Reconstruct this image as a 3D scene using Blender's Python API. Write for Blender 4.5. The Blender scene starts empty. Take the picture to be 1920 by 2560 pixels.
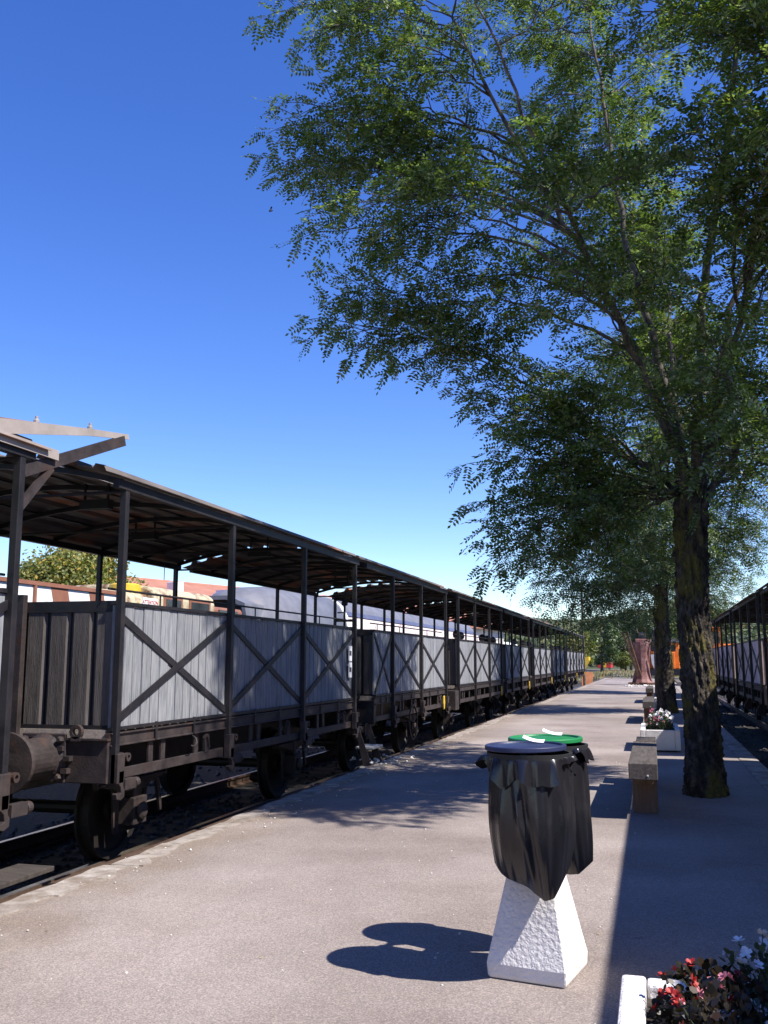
import bpy, bmesh, math, random
import numpy as np
from mathutils import Vector, Matrix
random.seed(7)
R = math.radians
sc = bpy.context.scene
COL = sc.collection

# ------------------------------------------------------------------ camera
cam_d = bpy.data.cameras.new("camera"); cam = bpy.data.objects.new("camera", cam_d); COL.objects.link(cam)
cam.location = (0, 0, 1.5); cam.rotation_euler = (math.pi/2 + R(8.787), 0, R(15.424))
cam_d.sensor_fit = 'HORIZONTAL'; cam_d.sensor_width = 36; cam_d.lens = 45; cam_d.clip_end = 2000; cam_d.clip_start = .05
sc.camera = cam
# ------------------------------------------------------------------ sky, sun, exposure
SH = Vector((-.80, .20, -1.0)).normalized()          # direction the sunlight travels
elev = math.asin(-SH.z); azi = math.atan2(-SH.x, -SH.y)   # clockwise from +Y
w = bpy.data.worlds.new("World"); sc.world = w; w.use_nodes = True
nt = w.node_tree; bg = nt.nodes['Background']
sky = nt.nodes.new('ShaderNodeTexSky'); sky.sky_type = 'NISHITA'; sky.sun_disc = False
sky.sun_elevation = elev; sky.sun_rotation = azi; sky.altitude = 400; sky.air_density = 1.0; sky.dust_density = .15; sky.ozone_density = 3.6
hsv = nt.nodes.new('ShaderNodeHueSaturation'); hsv.inputs['Saturation'].default_value = 1.27; hsv.inputs['Hue'].default_value = .520; nt.links.new(sky.outputs[0], hsv.inputs['Color'])
nt.links.new(hsv.outputs[0], bg.inputs[0]); bg.inputs[1].default_value = .134
sd = bpy.data.lights.new("sun", 'SUN'); sd.energy = 5.0; sd.angle = R(.53); sd.color = (1, .955, .89)
so = bpy.data.objects.new("sun", sd); COL.objects.link(so); so.rotation_euler = SH.to_track_quat('-Z', 'Y').to_euler(); so.location = (30, -10, 40)
vs = sc.view_settings; vs.view_transform = 'Standard'; vs.look = 'None'; vs.gamma = 1; vs.use_curve_mapping = False; vs.exposure = 0.8
sc.render.engine = 'CYCLES'

# ------------------------------------------------------------------ materials
def nmat(name, cols, scale=6, rough=.75, bump=0., bscale=40, stretch=(1, 1, 1), metal=0, rand=0., spec=.4, detail=6, pos=None, bdist=.01, extra=None):
    m = bpy.data.materials.new(name); m.use_nodes = True
    n = m.node_tree.nodes; l = m.node_tree.links; b = n['Principled BSDF']
    b.inputs['Roughness'].default_value = rough; b.inputs['Metallic'].default_value = metal; b.inputs['Specular IOR Level'].default_value = spec
    tc = n.new('ShaderNodeTexCoord'); mp = n.new('ShaderNodeMapping'); l.new(tc.outputs['Object'], mp.inputs[0]); mp.inputs['Scale'].default_value = stretch
    if rand:
        oi = n.new('ShaderNodeObjectInfo'); ge = n.new('ShaderNodeNewGeometry')
        ad = n.new('ShaderNodeMath'); ad.operation = 'ADD'; l.new(oi.outputs['Random'], ad.inputs[0]); l.new(ge.outputs['Random Per Island'], ad.inputs[1])
        ml = n.new('ShaderNodeMath'); ml.operation = 'MULTIPLY'; l.new(ad.outputs[0], ml.inputs[0]); ml.inputs[1].default_value = 37.
        cb = n.new('ShaderNodeCombineXYZ'); l.new(ml.outputs[0], cb.inputs[0]); l.new(ml.outputs[0], cb.inputs[2]); l.new(ml.outputs[0], cb.inputs[1])
        l.new(cb.outputs[0], mp.inputs['Location'])
    t = n.new('ShaderNodeTexNoise'); t.inputs['Scale'].default_value = scale; t.inputs['Detail'].default_value = detail; t.inputs['Roughness'].default_value = .62
    l.new(mp.outputs[0], t.inputs['Vector'])
    cr = n.new('ShaderNodeValToRGB'); l.new(t.outputs['Fac'], cr.inputs[0])
    k = len(cols); ps = pos or [.32 + .36*i/max(1, k-1) for i in range(k)]
    cr.color_ramp.elements[0].position = ps[0]; cr.color_ramp.elements[0].color = (*cols[0], 1)
    cr.color_ramp.elements[1].position = ps[-1]; cr.color_ramp.elements[1].color = (*cols[-1], 1)
    for i in range(1, k-1):
        e = cr.color_ramp.elements.new(ps[i]); e.color = (*cols[i], 1)
    out = cr.outputs[0]
    if rand:
        hs = n.new('ShaderNodeHueSaturation'); l.new(out, hs.inputs['Color'])
        fr = n.new('ShaderNodeMath'); fr.operation = 'FRACT'; l.new(ad.outputs[0], fr.inputs[0])
        mr = n.new('ShaderNodeMapRange'); l.new(fr.outputs[0], mr.inputs[0]); mr.inputs[3].default_value = 1-rand; mr.inputs[4].default_value = 1+rand
        l.new(mr.outputs[0], hs.inputs['Value']); out = hs.outputs[0]
    l.new(out, b.inputs['Base Color'])
    if bump:
        t2 = n.new('ShaderNodeTexNoise'); t2.inputs['Scale'].default_value = bscale; t2.inputs['Detail'].default_value = 5; l.new(mp.outputs[0], t2.inputs['Vector'])
        bp = n.new('ShaderNodeBump'); bp.inputs['Strength'].default_value = bump; bp.inputs['Distance'].default_value = bdist
        l.new(t2.outputs['Fac'], bp.inputs['Height']); l.new(bp.outputs[0], b.inputs['Normal'])
    if extra: extra(m, n, l, b, out, mp)
    return m

def speckle(cols, scale, thr, amt=1.0):
    """aggregate grains: small voronoi cells of another colour"""
    def f(m, n, l, b, out, mp):
        v = n.new('ShaderNodeTexVoronoi'); v.inputs['Scale'].default_value = scale; l.new(mp.outputs[0], v.inputs['Vector'])
        se = n.new('ShaderNodeSeparateColor'); l.new(v.outputs['Color'], se.inputs[0])
        r = n.new('ShaderNodeValToRGB'); l.new(se.outputs[0], r.inputs[0]); r.color_ramp.interpolation = 'CONSTANT'
        e = r.color_ramp.elements; e[0].position = 0; e[0].color = (*cols[0], 1); e[1].position = thr; e[1].color = (*cols[1], 1)
        for i, c in enumerate(cols[2:]):
            q = e.new(thr + (1-thr)*(i+1)/(len(cols)-1)); q.color = (*c, 1)
        mx = n.new('ShaderNodeMix'); mx.data_type = 'RGBA'; mx.blend_type = 'MULTIPLY'; mx.inputs[0].default_value = amt
        l.new(out, mx.inputs[6]); l.new(r.outputs[0], mx.inputs[7]); l.new(mx.outputs[2], b.inputs['Base Color'])
    return f

def asphalt_wear(grain):
    def f(m, n, l, b, out, mp):
        t = n.new('ShaderNodeTexNoise'); t.inputs['Scale'].default_value = .22; t.inputs['Detail'].default_value = 7; l.new(mp.outputs[0], t.inputs['Vector'])
        r = n.new('ShaderNodeValToRGB'); l.new(t.outputs['Fac'], r.inputs[0]); e = r.color_ramp.elements; e[0].position = .36; e[0].color = (.80, .79, .78, 1); e[1].position = .62; e[1].color = (1.08, 1.07, 1.06, 1)
        m1 = n.new('ShaderNodeMix'); m1.data_type = 'RGBA'; m1.blend_type = 'MULTIPLY'; m1.inputs[0].default_value = 1; l.new(out, m1.inputs[6]); l.new(r.outputs[0], m1.inputs[7])
        # brown dirt swept against the kerb
        sx = n.new('ShaderNodeSeparateXYZ'); l.new(mp.outputs[0], sx.inputs[0]); t2 = n.new('ShaderNodeTexNoise'); t2.inputs['Scale'].default_value = 1.7; t2.inputs['Detail'].default_value = 8; l.new(mp.outputs[0], t2.inputs['Vector'])
        a = n.new('ShaderNodeMath'); a.operation = 'MULTIPLY_ADD'; l.new(t2.outputs['Fac'], a.inputs[0]); a.inputs[1].default_value = 1.7; l.new(sx.outputs[0], a.inputs[2])
        k = n.new('ShaderNodeMapRange'); l.new(a.outputs[0], k.inputs[0]); k.inputs[1].default_value = -2.35; k.inputs[2].default_value = -2.95; k.inputs[4].default_value = .65
        m2 = n.new('ShaderNodeMix'); m2.data_type = 'RGBA'; l.new(k.outputs[0], m2.inputs[0]); l.new(m1.outputs[2], m2.inputs[6]); m2.inputs[7].default_value = (.20, .155, .115, 1)
        # small dark oil and gum spots
        t3 = n.new('ShaderNodeTexNoise'); t3.inputs['Scale'].default_value = 5.5; t3.inputs['Detail'].default_value = 3; l.new(mp.outputs[0], t3.inputs['Vector'])
        k3 = n.new('ShaderNodeMapRange'); l.new(t3.outputs['Fac'], k3.inputs[0]); k3.inputs[1].default_value = .70; k3.inputs[2].default_value = .76; k3.inputs[4].default_value = .45
        m3 = n.new('ShaderNodeMix'); m3.data_type = 'RGBA'; l.new(k3.outputs[0], m3.inputs[0]); l.new(m2.outputs[2], m3.inputs[6]); m3.inputs[7].default_value = (.10, .085, .075, 1)
        grain(m, n, l, b, m3.outputs[2], mp)
    return f

def patches(col, scale, lo, hi, stretch=None, amt=1.0):
    """stains / moss / rust with a shape of their own"""
    def f(m, n, l, b, out, mp):
        t = n.new('ShaderNodeTexNoise'); t.inputs['Scale'].default_value = scale; t.inputs['Detail'].default_value = 8; t.inputs['Roughness'].default_value = .65; l.new(mp.outputs[0], t.inputs['Vector'])
        r = n.new('ShaderNodeMapRange'); l.new(t.outputs['Fac'], r.inputs[0]); r.inputs[1].default_value = lo; r.inputs[2].default_value = hi; r.inputs[4].default_value = amt
        mx = n.new('ShaderNodeMix'); mx.data_type = 'RGBA'; l.new(r.outputs[0], mx.inputs[0]); l.new(out, mx.inputs[6]); mx.inputs[7].default_value = (*col, 1)
        l.new(mx.outputs[2], b.inputs['Base Color'])
    return f

def flat(name, c, rough=.5, metal=0, spec=.5):
    return nmat(name, [tuple(x*.85 for x in c), tuple(min(1, x*1.12) for x in c)], 5, rough, metal=metal, spec=spec)

def leafmat(name, c1, c2, trans=.35, rough=.42, pale=None):
    m = bpy.data.materials.new(name); m.use_nodes = True; n = m.node_tree.nodes; l = m.node_tree.links; b = n['Principled BSDF']
    ge = n.new('ShaderNodeNewGeometry'); r = n.new('ShaderNodeValToRGB'); l.new(ge.outputs['Random Per Island'], r.inputs[0])
    e = r.color_ramp.elements; e[0].color = (*c1, 1); e[1].color = (*c2, 1); e[1].position = .74
    if pale:
        q = e.new(.76); q.color = (*pale, 1); q = e.new(.97); q.color = (pale[0]*1.3, pale[1]*1.25, pale[2]*1.3, 1)  # pale leaflets paint in the silvery sheen and the paler leaf undersides
    q = e.new(.985); q.color = (c2[0]*1.9, c2[1]*1.25, c2[2]*.9, 1)
    l.new(r.outputs[0], b.inputs['Base Color']); b.inputs['Roughness'].default_value = rough; b.inputs['Specular IOR Level'].default_value = .55
    t = n.new('ShaderNodeBsdfTranslucent'); mu = n.new('ShaderNodeMix'); mu.data_type = 'RGBA'; mu.blend_type = 'MULTIPLY'; mu.inputs[0].default_value = 1
    l.new(r.outputs[0], mu.inputs[6]); mu.inputs[7].default_value = (1.7, 2.1, .7, 1); l.new(mu.outputs[2], t.inputs[0])
    mx = n.new('ShaderNodeMixShader'); mx.inputs[0].default_value = trans; l.new(b.outputs[0], mx.inputs[1]); l.new(t.outputs[0], mx.inputs[2])
    l.new(mx.outputs[0], n['Material Output'].inputs[0]); return m

M = {}
M['asphalt'] = nmat('asphalt', [(.212, .174, .157), (.283, .241, .221), (.335, .292, .271)], .55, .9, .5, 260, detail=12, bdist=.004,
                    extra=asphalt_wear(speckle([(.86, .85, .84), (1., .99, .98), (1.08, 1.07, 1.05), (.70, .69, .69), (1.32, 1.30, 1.26)], 150, .35)))
M['asphalt_edge'] = nmat('asphalt_edge', [(.2, .16, .12), (.28, .24, .2)], 5, .9, .6, 120)
M['kerb'] = nmat('kerb', [(.19, .155, .128), (.29, .25, .215), (.38, .34, .305)], 7, .9, .7, 60, rand=.08, extra=patches((.17, .13, .095), 3, .50, .66))
M['concrete_white'] = nmat('concrete_white', [(.62, .58, .56), (.76, .73, .71)], 3, .9, .9, 55, bdist=.012, extra=patches((.34, .31, .28), 2.3, .66, .86, amt=.6))
M['ground'] = nmat('ground', [(.07, .058, .046), (.14, .12, .095), (.24, .215, .19)], .35, .95, .8, 30, detail=10, bdist=.03)
M['ballast'] = nmat('ballast', [(.03, .028, .027), (.07, .064, .06), (.12, .11, .105)], 9, .9, .4, 60, rand=.3)
M['shade_ballast_bed'] = nmat('shade_ballast_bed', [(.012, .011, .010), (.028, .025, .023), (.055, .05, .046)], 14, .95, 1., 22, detail=8, bdist=.05)  # ballast tone painted near black for the shade under the trains
M['pebble'] = nmat('pebble', [(.45, .42, .38), (.7, .67, .62)], 9, .9, rand=.3)
M['rail'] = nmat('rail', [(.075, .045, .03), (.13, .085, .06)], 12, .6, .3, 60, metal=.3)
M['rail_top'] = nmat('rail_top', [(.3, .3, .3), (.45, .44, .43)], 12, .3, metal=.9)
M['sleeper'] = nmat('sleeper', [(.03, .024, .02), (.07, .055, .045)], 4, .9, .6, 40, (1, 6, 6))
M['steel'] = nmat('steel', [(.008, .0075, .009), (.015, .0135, .016), (.026, .020, .019)], 7, .55, .15, 60)
M['underframe'] = nmat('underframe', [(.018, .013, .012), (.034, .026, .025), (.052, .038, .034)], 6, .6, .25, 50, extra=patches((.06, .03, .02), 4, .56, .75))
M['wheel'] = nmat('wheel', [(.008, .007, .006), (.018, .013, .010)], 6, .6, .2, 50)
M['plank'] = nmat('plank', [(.11, .115, .13), (.19, .195, .21), (.24, .245, .255), (.31, .31, .305)], 7, .8, .5, 30, (6, 6, .55), rand=.10, detail=9, pos=[.30, .44, .56, .72])
M['plank_dark'] = nmat('plank_dark', [(.05, .043, .038), (.088, .076, .068), (.115, .10, .09)], 5, .8, .5, 30, (6, 6, .5), rand=.15)
M['floor_wood'] = nmat('floor_wood', [(.26, .21, .17), (.42, .36, .30)], 5, .85, .4, 30, (6, .6, 6))
M['plank_pink'] = nmat('plank_pink', [(.62, .46, .44), (.74, .58, .55)], 6, .8, .3, 30, (6, 6, .5), rand=.08)
M['plank_orange'] = nmat('plank_orange', [(.42, .12, .02), (.6, .2, .035)], 6, .7, .3, 30, (6, 6, .5), rand=.08)
M['roof_sheet'] = nmat('roof_sheet', [(.065, .056, .052), (.115, .098, .09), (.16, .137, .126)], 3, .65, .2, 30, (1, .35, 1), extra=patches((.42, .15, .06), 1.3, .52, .66, amt=.85))
M['tan_metal'] = nmat('tan_metal', [(.27, .23, .20), (.36, .31, .28)], 4, .55, .15, 40, extra=patches((.2, .1, .06), 5, .6, .75, amt=.6))
M['step_wood'] = nmat('step_wood', [(.3, .29, .27), (.5, .48, .46)], 5, .85, .5, 30, (1, 6, 1))
M['yellow'] = flat('yellow_paint', (.65, .42, .03), .5)
M['cream'] = nmat('cream_paint', [(.42, .35, .21), (.56, .48, .32)], 3, .5, extra=patches((.17, .09, .05), 2.2, .50, .62))
M['orange'] = nmat('orange_paint', [(.6, .15, .015), (.75, .22, .03)], 2, .5, extra=patches((.12, .05, .03), 3, .6, .8))
M['white'] = nmat('white_paint', [(.66, .66, .65), (.8, .8, .79)], 3, .6, extra=patches((.4, .33, .28), 2, .6, .8, amt=.5))
M['paper'] = flat('paper', (.82, .82, .80), .8)
M['print'] = flat('dark_print', (.05, .05, .06), .8)
M['redprint'] = flat('red_print', (.45, .06, .04), .7)
M['redbrown'] = nmat('redbrown_paint', [(.20, .085, .05), (.28, .12, .075)], 3, .6)
M['coach_grey'] = nmat('coach_grey', [(.12, .12, .135), (.18, .18, .20)], 2, .5, .05, 10, extra=patches((.2, .15, .12), 2, .6, .8, amt=.6))
M['coach_blue'] = nmat('coach_blue', [(.07, .075, .13), (.10, .11, .17)], 2, .5)
M['stripe'] = nmat('stripe_pink', [(.6, .5, .46), (.72, .66, .62)], 4, .6, extra=patches((.42, .16, .12), 5, .56, .64))
M['glass'] = nmat('window_glass', [(.02, .024, .028), (.05, .055, .06)], 2, .08, spec=.8)
M['black'] = flat('black_void', (.012, .012, .013), .7)
M['rooftile'] = nmat('roof_tile', [(.30, .13, .085), (.40, .18, .12)], 1.2, .85, .6, 18, (1, 1, 1))
M['cladding'] = nmat('blue_cladding', [(.12, .14, .24), (.17, .19, .30)], 2, .5)
M['wall'] = nmat('render_wall', [(.5, .47, .42), (.6, .57, .52)], 2, .85)
M['bark'] = nmat('bark', [(.010, .008, .006), (.038, .030, .023), (.13, .105, .082)], 11, .95, 1., 26, (1, 1, .6), bdist=.055, detail=10, extra=patches((.12, .10, .02), 3.4, .50, .60, amt=.85))
M['twig'] = nmat('twig_bark', [(.03, .025, .02), (.085, .07, .057), (.17, .15, .13)], 14, .9, .5, 60, (1, 1, .4))
M['leaf'] = leafmat('leaf', (.044, .066, .024), (.120, .155, .040), .40, .48, (.17, .19, .12))
M['leaf2'] = leafmat('leaf_mid', (.030, .055, .020), (.085, .125, .035), .30, .5, (.13, .15, .09))
M['leaf_autumn'] = leafmat('leaf_autumn', (.10, .125, .03), (.21, .205, .05), .25, .6)
M['leaf_yel'] = leafmat('leaf_yellowgreen', (.07, .095, .025), (.14, .16, .04), .3, .6)
M['leaf_dark'] = leafmat('leaf_dark', (.022, .038, .018), (.05, .075, .03), .2, .6)
M['leaf_hill'] = leafmat('leaf_hill', (.055, .078, .04), (.115, .135, .07), .15, .8)
M['grass'] = leafmat('grass', (.14, .13, .06), (.26, .22, .12), .3, .7)
M['hill'] = nmat('hill_soil', [(.05, .06, .03), (.08, .09, .05)], .2, .95)
M['bench'] = nmat('bench_wood', [(.045, .036, .030), (.082, .068, .06), (.11, .095, .084)], 6, .85, .5, 30, (5, .5, 5))
M['bench_leg'] = nmat('bench_leg_wood', [(.10, .06, .04), (.17, .105, .07)], 6, .8, .4, 30, (5, 5, .5))
M['bag'] = nmat('bin_bag', [(.011, .0105, .013), (.017, .0165, .02)], 4, .24, .12, 9, spec=.55, bdist=.02)
M['lid_blue'] = nmat('lid_blue', [(.020, .026, .070), (.030, .037, .092)], 3, .42)
M['lid_green'] = nmat('lid_green', [(.012, .16, .05), (.02, .22, .07)], 3, .38)
M['soil'] = nmat('soil', [(.02, .015, .01), (.05, .04, .03)], 20, .95, .8, 60)
M['rust_red'] = nmat('rust_red', [(.13, .05, .04), (.22, .10, .085), (.34, .20, .18)], 2.2, .75, .3, 20, extra=patches((.14, .06, .03), 2.0, .55, .72))
M['rust_orange'] = nmat('rust_orange', [(.34, .12, .05), (.5, .2, .09)], 3, .75, .3, 20)
M['rust_brown'] = nmat('rust_brown', [(.09, .045, .025), (.19, .10, .055)], 4, .8, .3, 30)
M['lightgrey'] = flat('light_grey_metal', (.5, .5, .5), .5)
M['red'] = flat('red_paint', (.5, .03, .04), .5)
M['skin'] = flat('skin', (.5, .3, .22), .5)

# ------------------------------------------------------------------ mesh helpers
class MB:
    def __init__(s): s.v = []; s.f = []
    def add(s, vs, fs):
        o = len(s.v); s.v += [tuple(x) for x in vs]; s.f += [tuple(i+o for i in f) for f in fs]; return s
    def box(s, x0, x1, y0, y1, z0, z1):
        return s.add([(x0, y0, z0), (x1, y0, z0), (x1, y1, z0), (x0, y1, z0), (x0, y0, z1), (x1, y0, z1), (x1, y1, z1), (x0, y1, z1)],
                     [(3, 2, 1, 0), (4, 5, 6, 7), (0, 1, 5, 4), (1, 2, 6, 5), (2, 3, 7, 6), (3, 0, 4, 7)])
    def beam(s, p, q, w, h, up=(0, 0, 1)):
        p = Vector(p); q = Vector(q); d = (q-p).normalized(); u = Vector(up)
        if abs(d.dot(u)) > .99: u = Vector((1, 0, 0))
        a = d.cross(u).normalized()*w/2; b = a.cross(d).normalized()*h/2
        return s.add([p-a-b, p+a-b, p+a+b, p-a+b, q-a-b, q+a-b, q+a+b, q-a+b],
                     [(0, 1, 2, 3), (7, 6, 5, 4), (0, 4, 5, 1), (1, 5, 6, 2), (2, 6, 7, 3), (3, 7, 4, 0)])
    def tube(s, pts, rad, n=8, cap=True):
        pts = [Vector(p) for p in pts]; k = len(pts); rad = rad if hasattr(rad, '__len__') else [rad]*k
        prev = None; vs = []
        for i, p in enumerate(pts):
            d = (pts[min(i+1, k-1)]-pts[max(i-1, 0)]).normalized()
            a = d.orthogonal().normalized() if prev is None else (prev-d*prev.dot(d)).normalized()
            prev = a; b = d.cross(a)
            vs += [p+(a*math.cos(2*math.pi*j/n)+b*math.sin(2*math.pi*j/n))*rad[i] for j in range(n)]
        fs = [(i*n+j, i*n+(j+1) % n, (i+1)*n+(j+1) % n, (i+1)*n+j) for i in range(k-1) for j in range(n)]
        if cap: fs += [tuple(range(n))[::-1], tuple((k-1)*n+j for j in range(n))]
        return s.add(vs, fs)
    def lathe(s, prof, o=(0, 0, 0), ax=(0, 0, 1), n=24, closed=False):
        ax = Vector(ax).normalized(); a = ax.orthogonal().normalized(); b = ax.cross(a); o = Vector(o); k = len(prof)
        vs = [o+ax*t+(a*math.cos(2*math.pi*j/n)+b*math.sin(2*math.pi*j/n))*max(r, 1e-4) for r, t in prof for j in range(n)]
        m = k if closed else k-1
        return s.add(vs, [(i*n+j, i*n+(j+1) % n, ((i+1) % k)*n+(j+1) % n, ((i+1) % k)*n+j) for i in range(m) for j in range(n)])
    def prism(s, poly, ax, t0, t1):
        """poly of 2-D points extruded along axis 'x','y' or 'z'"""
        k = len(poly)
        def P(a, b, t): return {'x': (t, a, b), 'y': (a, t, b), 'z': (a, b, t)}[ax]
        return s.add([P(a, b, t0) for a, b in poly]+[P(a, b, t1) for a, b in poly],
                     [tuple(range(k))[::-1], tuple(range(k, 2*k))]+[(i, (i+1) % k, k+(i+1) % k, k+i) for i in range(k)])
    def mesh(s, name):
        m = bpy.data.meshes.new(name); m.from_pydata(s.v, [], s.f); m.update(); return m

def fixn(me):
    bm = bmesh.new(); bm.from_mesh(me); bmesh.ops.recalc_face_normals(bm, faces=bm.faces); bm.to_mesh(me); bm.free()
def obj(name, mb, mat, parent=None, loc=(0, 0, 0), rot=(0, 0, 0), smooth=False, bevel=0, fix=True, solid=0):
    me = mb.mesh(name) if isinstance(mb, MB) else mb
    if isinstance(mb, MB) and fix: fixn(me)
    if not me.materials:
        me.materials.append(M[mat] if isinstance(mat, str) else mat)
    o = bpy.data.objects.new(name, me); COL.objects.link(o); o.location = loc; o.rotation_euler = rot
    if parent: o.parent = parent
    if smooth:
        me.polygons.foreach_set('use_smooth', [True]*len(me.polygons))
    if solid:
        d = o.modifiers.new('solidify', 'SOLIDIFY'); d.thickness = solid; d.offset = 0
    if bevel:
        b = o.modifiers.new('bevel', 'BEVEL'); b.width = bevel; b.segments = 2; b.limit_method = 'ANGLE'
    return o
def tag(o, label=None, cat=None, group=None, kind=None):
    for k, v in (('label', label), ('category', cat), ('group', group), ('kind', kind)):
        if v: o[k] = v
    return o
def thing(name, label, cat, loc=(0, 0, 0), rz=0, group=None):
    o = bpy.data.objects.new(name, None); COL.objects.link(o); o.location = loc; o.rotation_euler = (0, 0, rz); o.empty_display_size = .2
    return tag(o, label, cat, group)
def kids(o): return [c for c in ALL_CHILD.get(o.name, [])]
ALL_CHILD = {}
def copy_tree(o, label=None, loc=None, rz=None, group=None, parent=None, cm=None):
    if cm is None:
        cm = {}
        for x in bpy.data.objects:
            if x.parent: cm.setdefault(x.parent.name, []).append(x)
    c = o.copy(); COL.objects.link(c); c.parent = parent
    if label: c['label'] = label
    if group: c['group'] = group
    if loc is not None: c.location = loc
    if rz is not None: c.rotation_euler = (0, 0, rz)
    for ch in cm.get(o.name, []): copy_tree(ch, parent=c, cm=cm)
    return c
def npmesh(name, V, F, mat):
    """V (n,3), F (m,k) arrays -> mesh"""
    me = bpy.data.meshes.new(name); V = np.asarray(V, np.float32); F = np.asarray(F, np.int32); m, k = F.shape
    me.vertices.add(len(V)); me.vertices.foreach_set('co', V.ravel()); me.loops.add(m*k); me.loops.foreach_set('vertex_index', F.ravel())
    me.polygons.add(m); me.polygons.foreach_set('loop_start', np.arange(0, m*k, k, dtype=np.int32))
    me.update(calc_edges=True); me.validate(); me.materials.append(M[mat]); return me
def unit(a): return a/np.maximum(np.linalg.norm(a, axis=-1, keepdims=True), 1e-9)

# ------------------------------------------------------------------ ground, platform, kerb
RZ = -.35                                                 # rail top
g = MB().add([(-600, -60, -.52), (600, -60, -.52), (600, 900, -.52), (-600, 900, -.52)], [(0, 1, 2, 3)])
tag(obj('ground', g, 'ground'), kind='structure')
pl = MB().box(-3.90, 1.22, -8, 84, -.6, 0)
platform = tag(obj('platform', pl, 'asphalt'), kind='structure')
kerb = tag(obj('platform_kerb', MB().box(-3.96, -3.905, -8, 84, -.6, -.09), 'kerb'), kind='structure')
rk = random.Random(3)
y = -1.0
while y < 84:
    L = rk.uniform(.85, 1.1) if y < 30 else 4
    m = MB(); n = 6 if y < 30 else 3
    a0 = rk.uniform(-.02, .02)
    pts = []
    for i in range(n+1):
        t = i/n
        pts.append((y+.006+(L-.012)*t, -3.985+a0+rk.uniform(-.018, .018), -3.74+rk.uniform(-.07, .07) if y < 30 else -3.7))
    vs_ = [(xl, yy, z) for yy, xl, xr in pts for (xl, z) in ((xl, -.14), (xl+.01, .002+rk.uniform(-.008, .004)), (xr, .009), (xr, -.14))]
    fs_ = []
    for i in range(n):
        for j in range(3): fs_.append((i*4+j, i*4+j+1, (i+1)*4+j+1, (i+1)*4+j))
    fs_ += [(0, 1, 2, 3), (n*4+3, n*4+2, n*4+1, n*4)]
    obj('kerb_stone', m.add(vs_, fs_), 'kerb', kerb)
    y += L
y = .6
while y < 60:
    L = rk.uniform(1.5, 2.6)
    m = MB().prism([(-.05, -.16), (.05, -.16), (.05, -.145), (.012, -.12), (.012, -.05), (.034, -.035), (.034, -.004), (.022, 0), (-.022, 0), (-.034, -.004), (-.034, -.035), (-.012, -.05), (-.012, -.12), (-.05, -.145)], 'y', 0, L-rk.uniform(.03, .09))
    obj('edging_rail', m, 'rail', kerb, (-4.045+rk.uniform(-.012, .012), y, -.02+rk.uniform(-.012, .006)), (0, 0, rk.uniform(-.006, .006)))
    y += L
kr = tag(obj('far_kerb', MB().box(1.225, 1.5, -8, 84, -.6, .006), 'kerb', bevel=.02), kind='structure')

def track(name, x, y0, y1, sl0, sl1, gauge=1.5):
    t = bpy.data.objects.new(name, None); COL.objects.link(t); t.location = (x, y0, RZ); t['kind'] = 'structure'
    pr = [(-.07, -.15), (.07, -.15), (.07, -.135), (.012, -.115), (.012, -.045), (.035, -.03), (.035, -.006), (-.035, -.006), (-.035, -.03), (-.012, -.045), (-.012, -.115), (-.07, -.135)]
    for s in (-1, 1):
        r = obj('rail', MB().prism([(a+s*gauge/2, b) for a, b in pr], 'y', 0, y1-y0), 'rail', t)
        obj('running_surface', MB().box(s*gauge/2-.028, s*gauge/2+.028, 0, y1-y0, -.0055, 0), 'rail_top', r)
    sm = None
    yy = sl0
    while yy < sl1:
        if sm is None: sm = MB().box(-1.2, 1.2, -.12, .12, -.28, -.152).mesh('sleeper'); fixn(sm); sm.materials.append(M['sleeper'])
        o = obj('sleeper', sm, 'sleeper', t, (rk.uniform(-.03, .03), yy-y0, 0), (0, 0, rk.uniform(-.02, .02))); yy += .62
    return t
for nm, x0, x1, y1 in (('left_shade_bed', -10.6, -3.97, 95), ('right_shade_bed', 1.51, 6.4, 95)):  # track beds carry painted shade; the left one widened over the train's shadow
    tag(obj(nm, MB().box(x0, x1, -8, y1, -.6, -.505), 'shade_ballast_bed'), kind='structure')
track('left_track', -5.8, -10, 150, 2, 40)
track('right_track', 3.9, -10, 110, 20, 62)
track('yard_track', -12.4, 0, 140, 10, 12)
track('far_siding', 1.0, 86, 170, 86.5, 105)
# ballast stones (uncountable)
def stones(name, boxes, seed, mat='ballast', kind='stuff', label=None, cat=None):
    rg = np.random.default_rng(seed)
    ico = bmesh.new(); bmesh.ops.create_icosphere(ico, subdivisions=1, radius=1); bv = np.array([v.co[:] for v in ico.verts]); bf = np.array([[v.index for v in f.verts] for f in ico.faces]); ico.free()
    Vs, Fs, o = [], [], 0
    for (x0, x1, y0, y1, z, n, s0, s1) in boxes:
        for _ in range(n):
            s = rg.uniform(s0, s1)*np.array([1, rg.uniform(.6, 1.1), rg.uniform(.45, .8)])
            a = rg.uniform(0, 6.28); c_, s_ = math.cos(a), math.sin(a)
            v = bv*(1+rg.uniform(-.25, .25, (len(bv), 1)))*s
            v = v@np.array([[c_, s_, 0], [-s_, c_, 0], [0, 0, 1]])
            yy = y0+(y1-y0)*rg.random(); Vs.append(v+np.array([rg.uniform(x0, x1), yy, z+s[2]*.3])); Fs.append(bf+o); o += len(bv)
    ob = obj(name, npmesh(name, np.concatenate(Vs), np.concatenate(Fs), mat), mat)
    return tag(ob, label, cat, kind=kind)
bal = stones('track_ballast', [(-7.4, -4.1, 3, 14, -.5, 1500, .02, .05), (-8.5, -4.1, 14, 40, -.5, 1200, .03, .06), (1.6, 6, 18, 60, -.5, 1200, .03, .06), (-6, 1.2, 84.3, 110, -.5, 900, .05, .12)], 5, label='grey crushed stone ballast lying under the wagons', cat='ballast')
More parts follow.
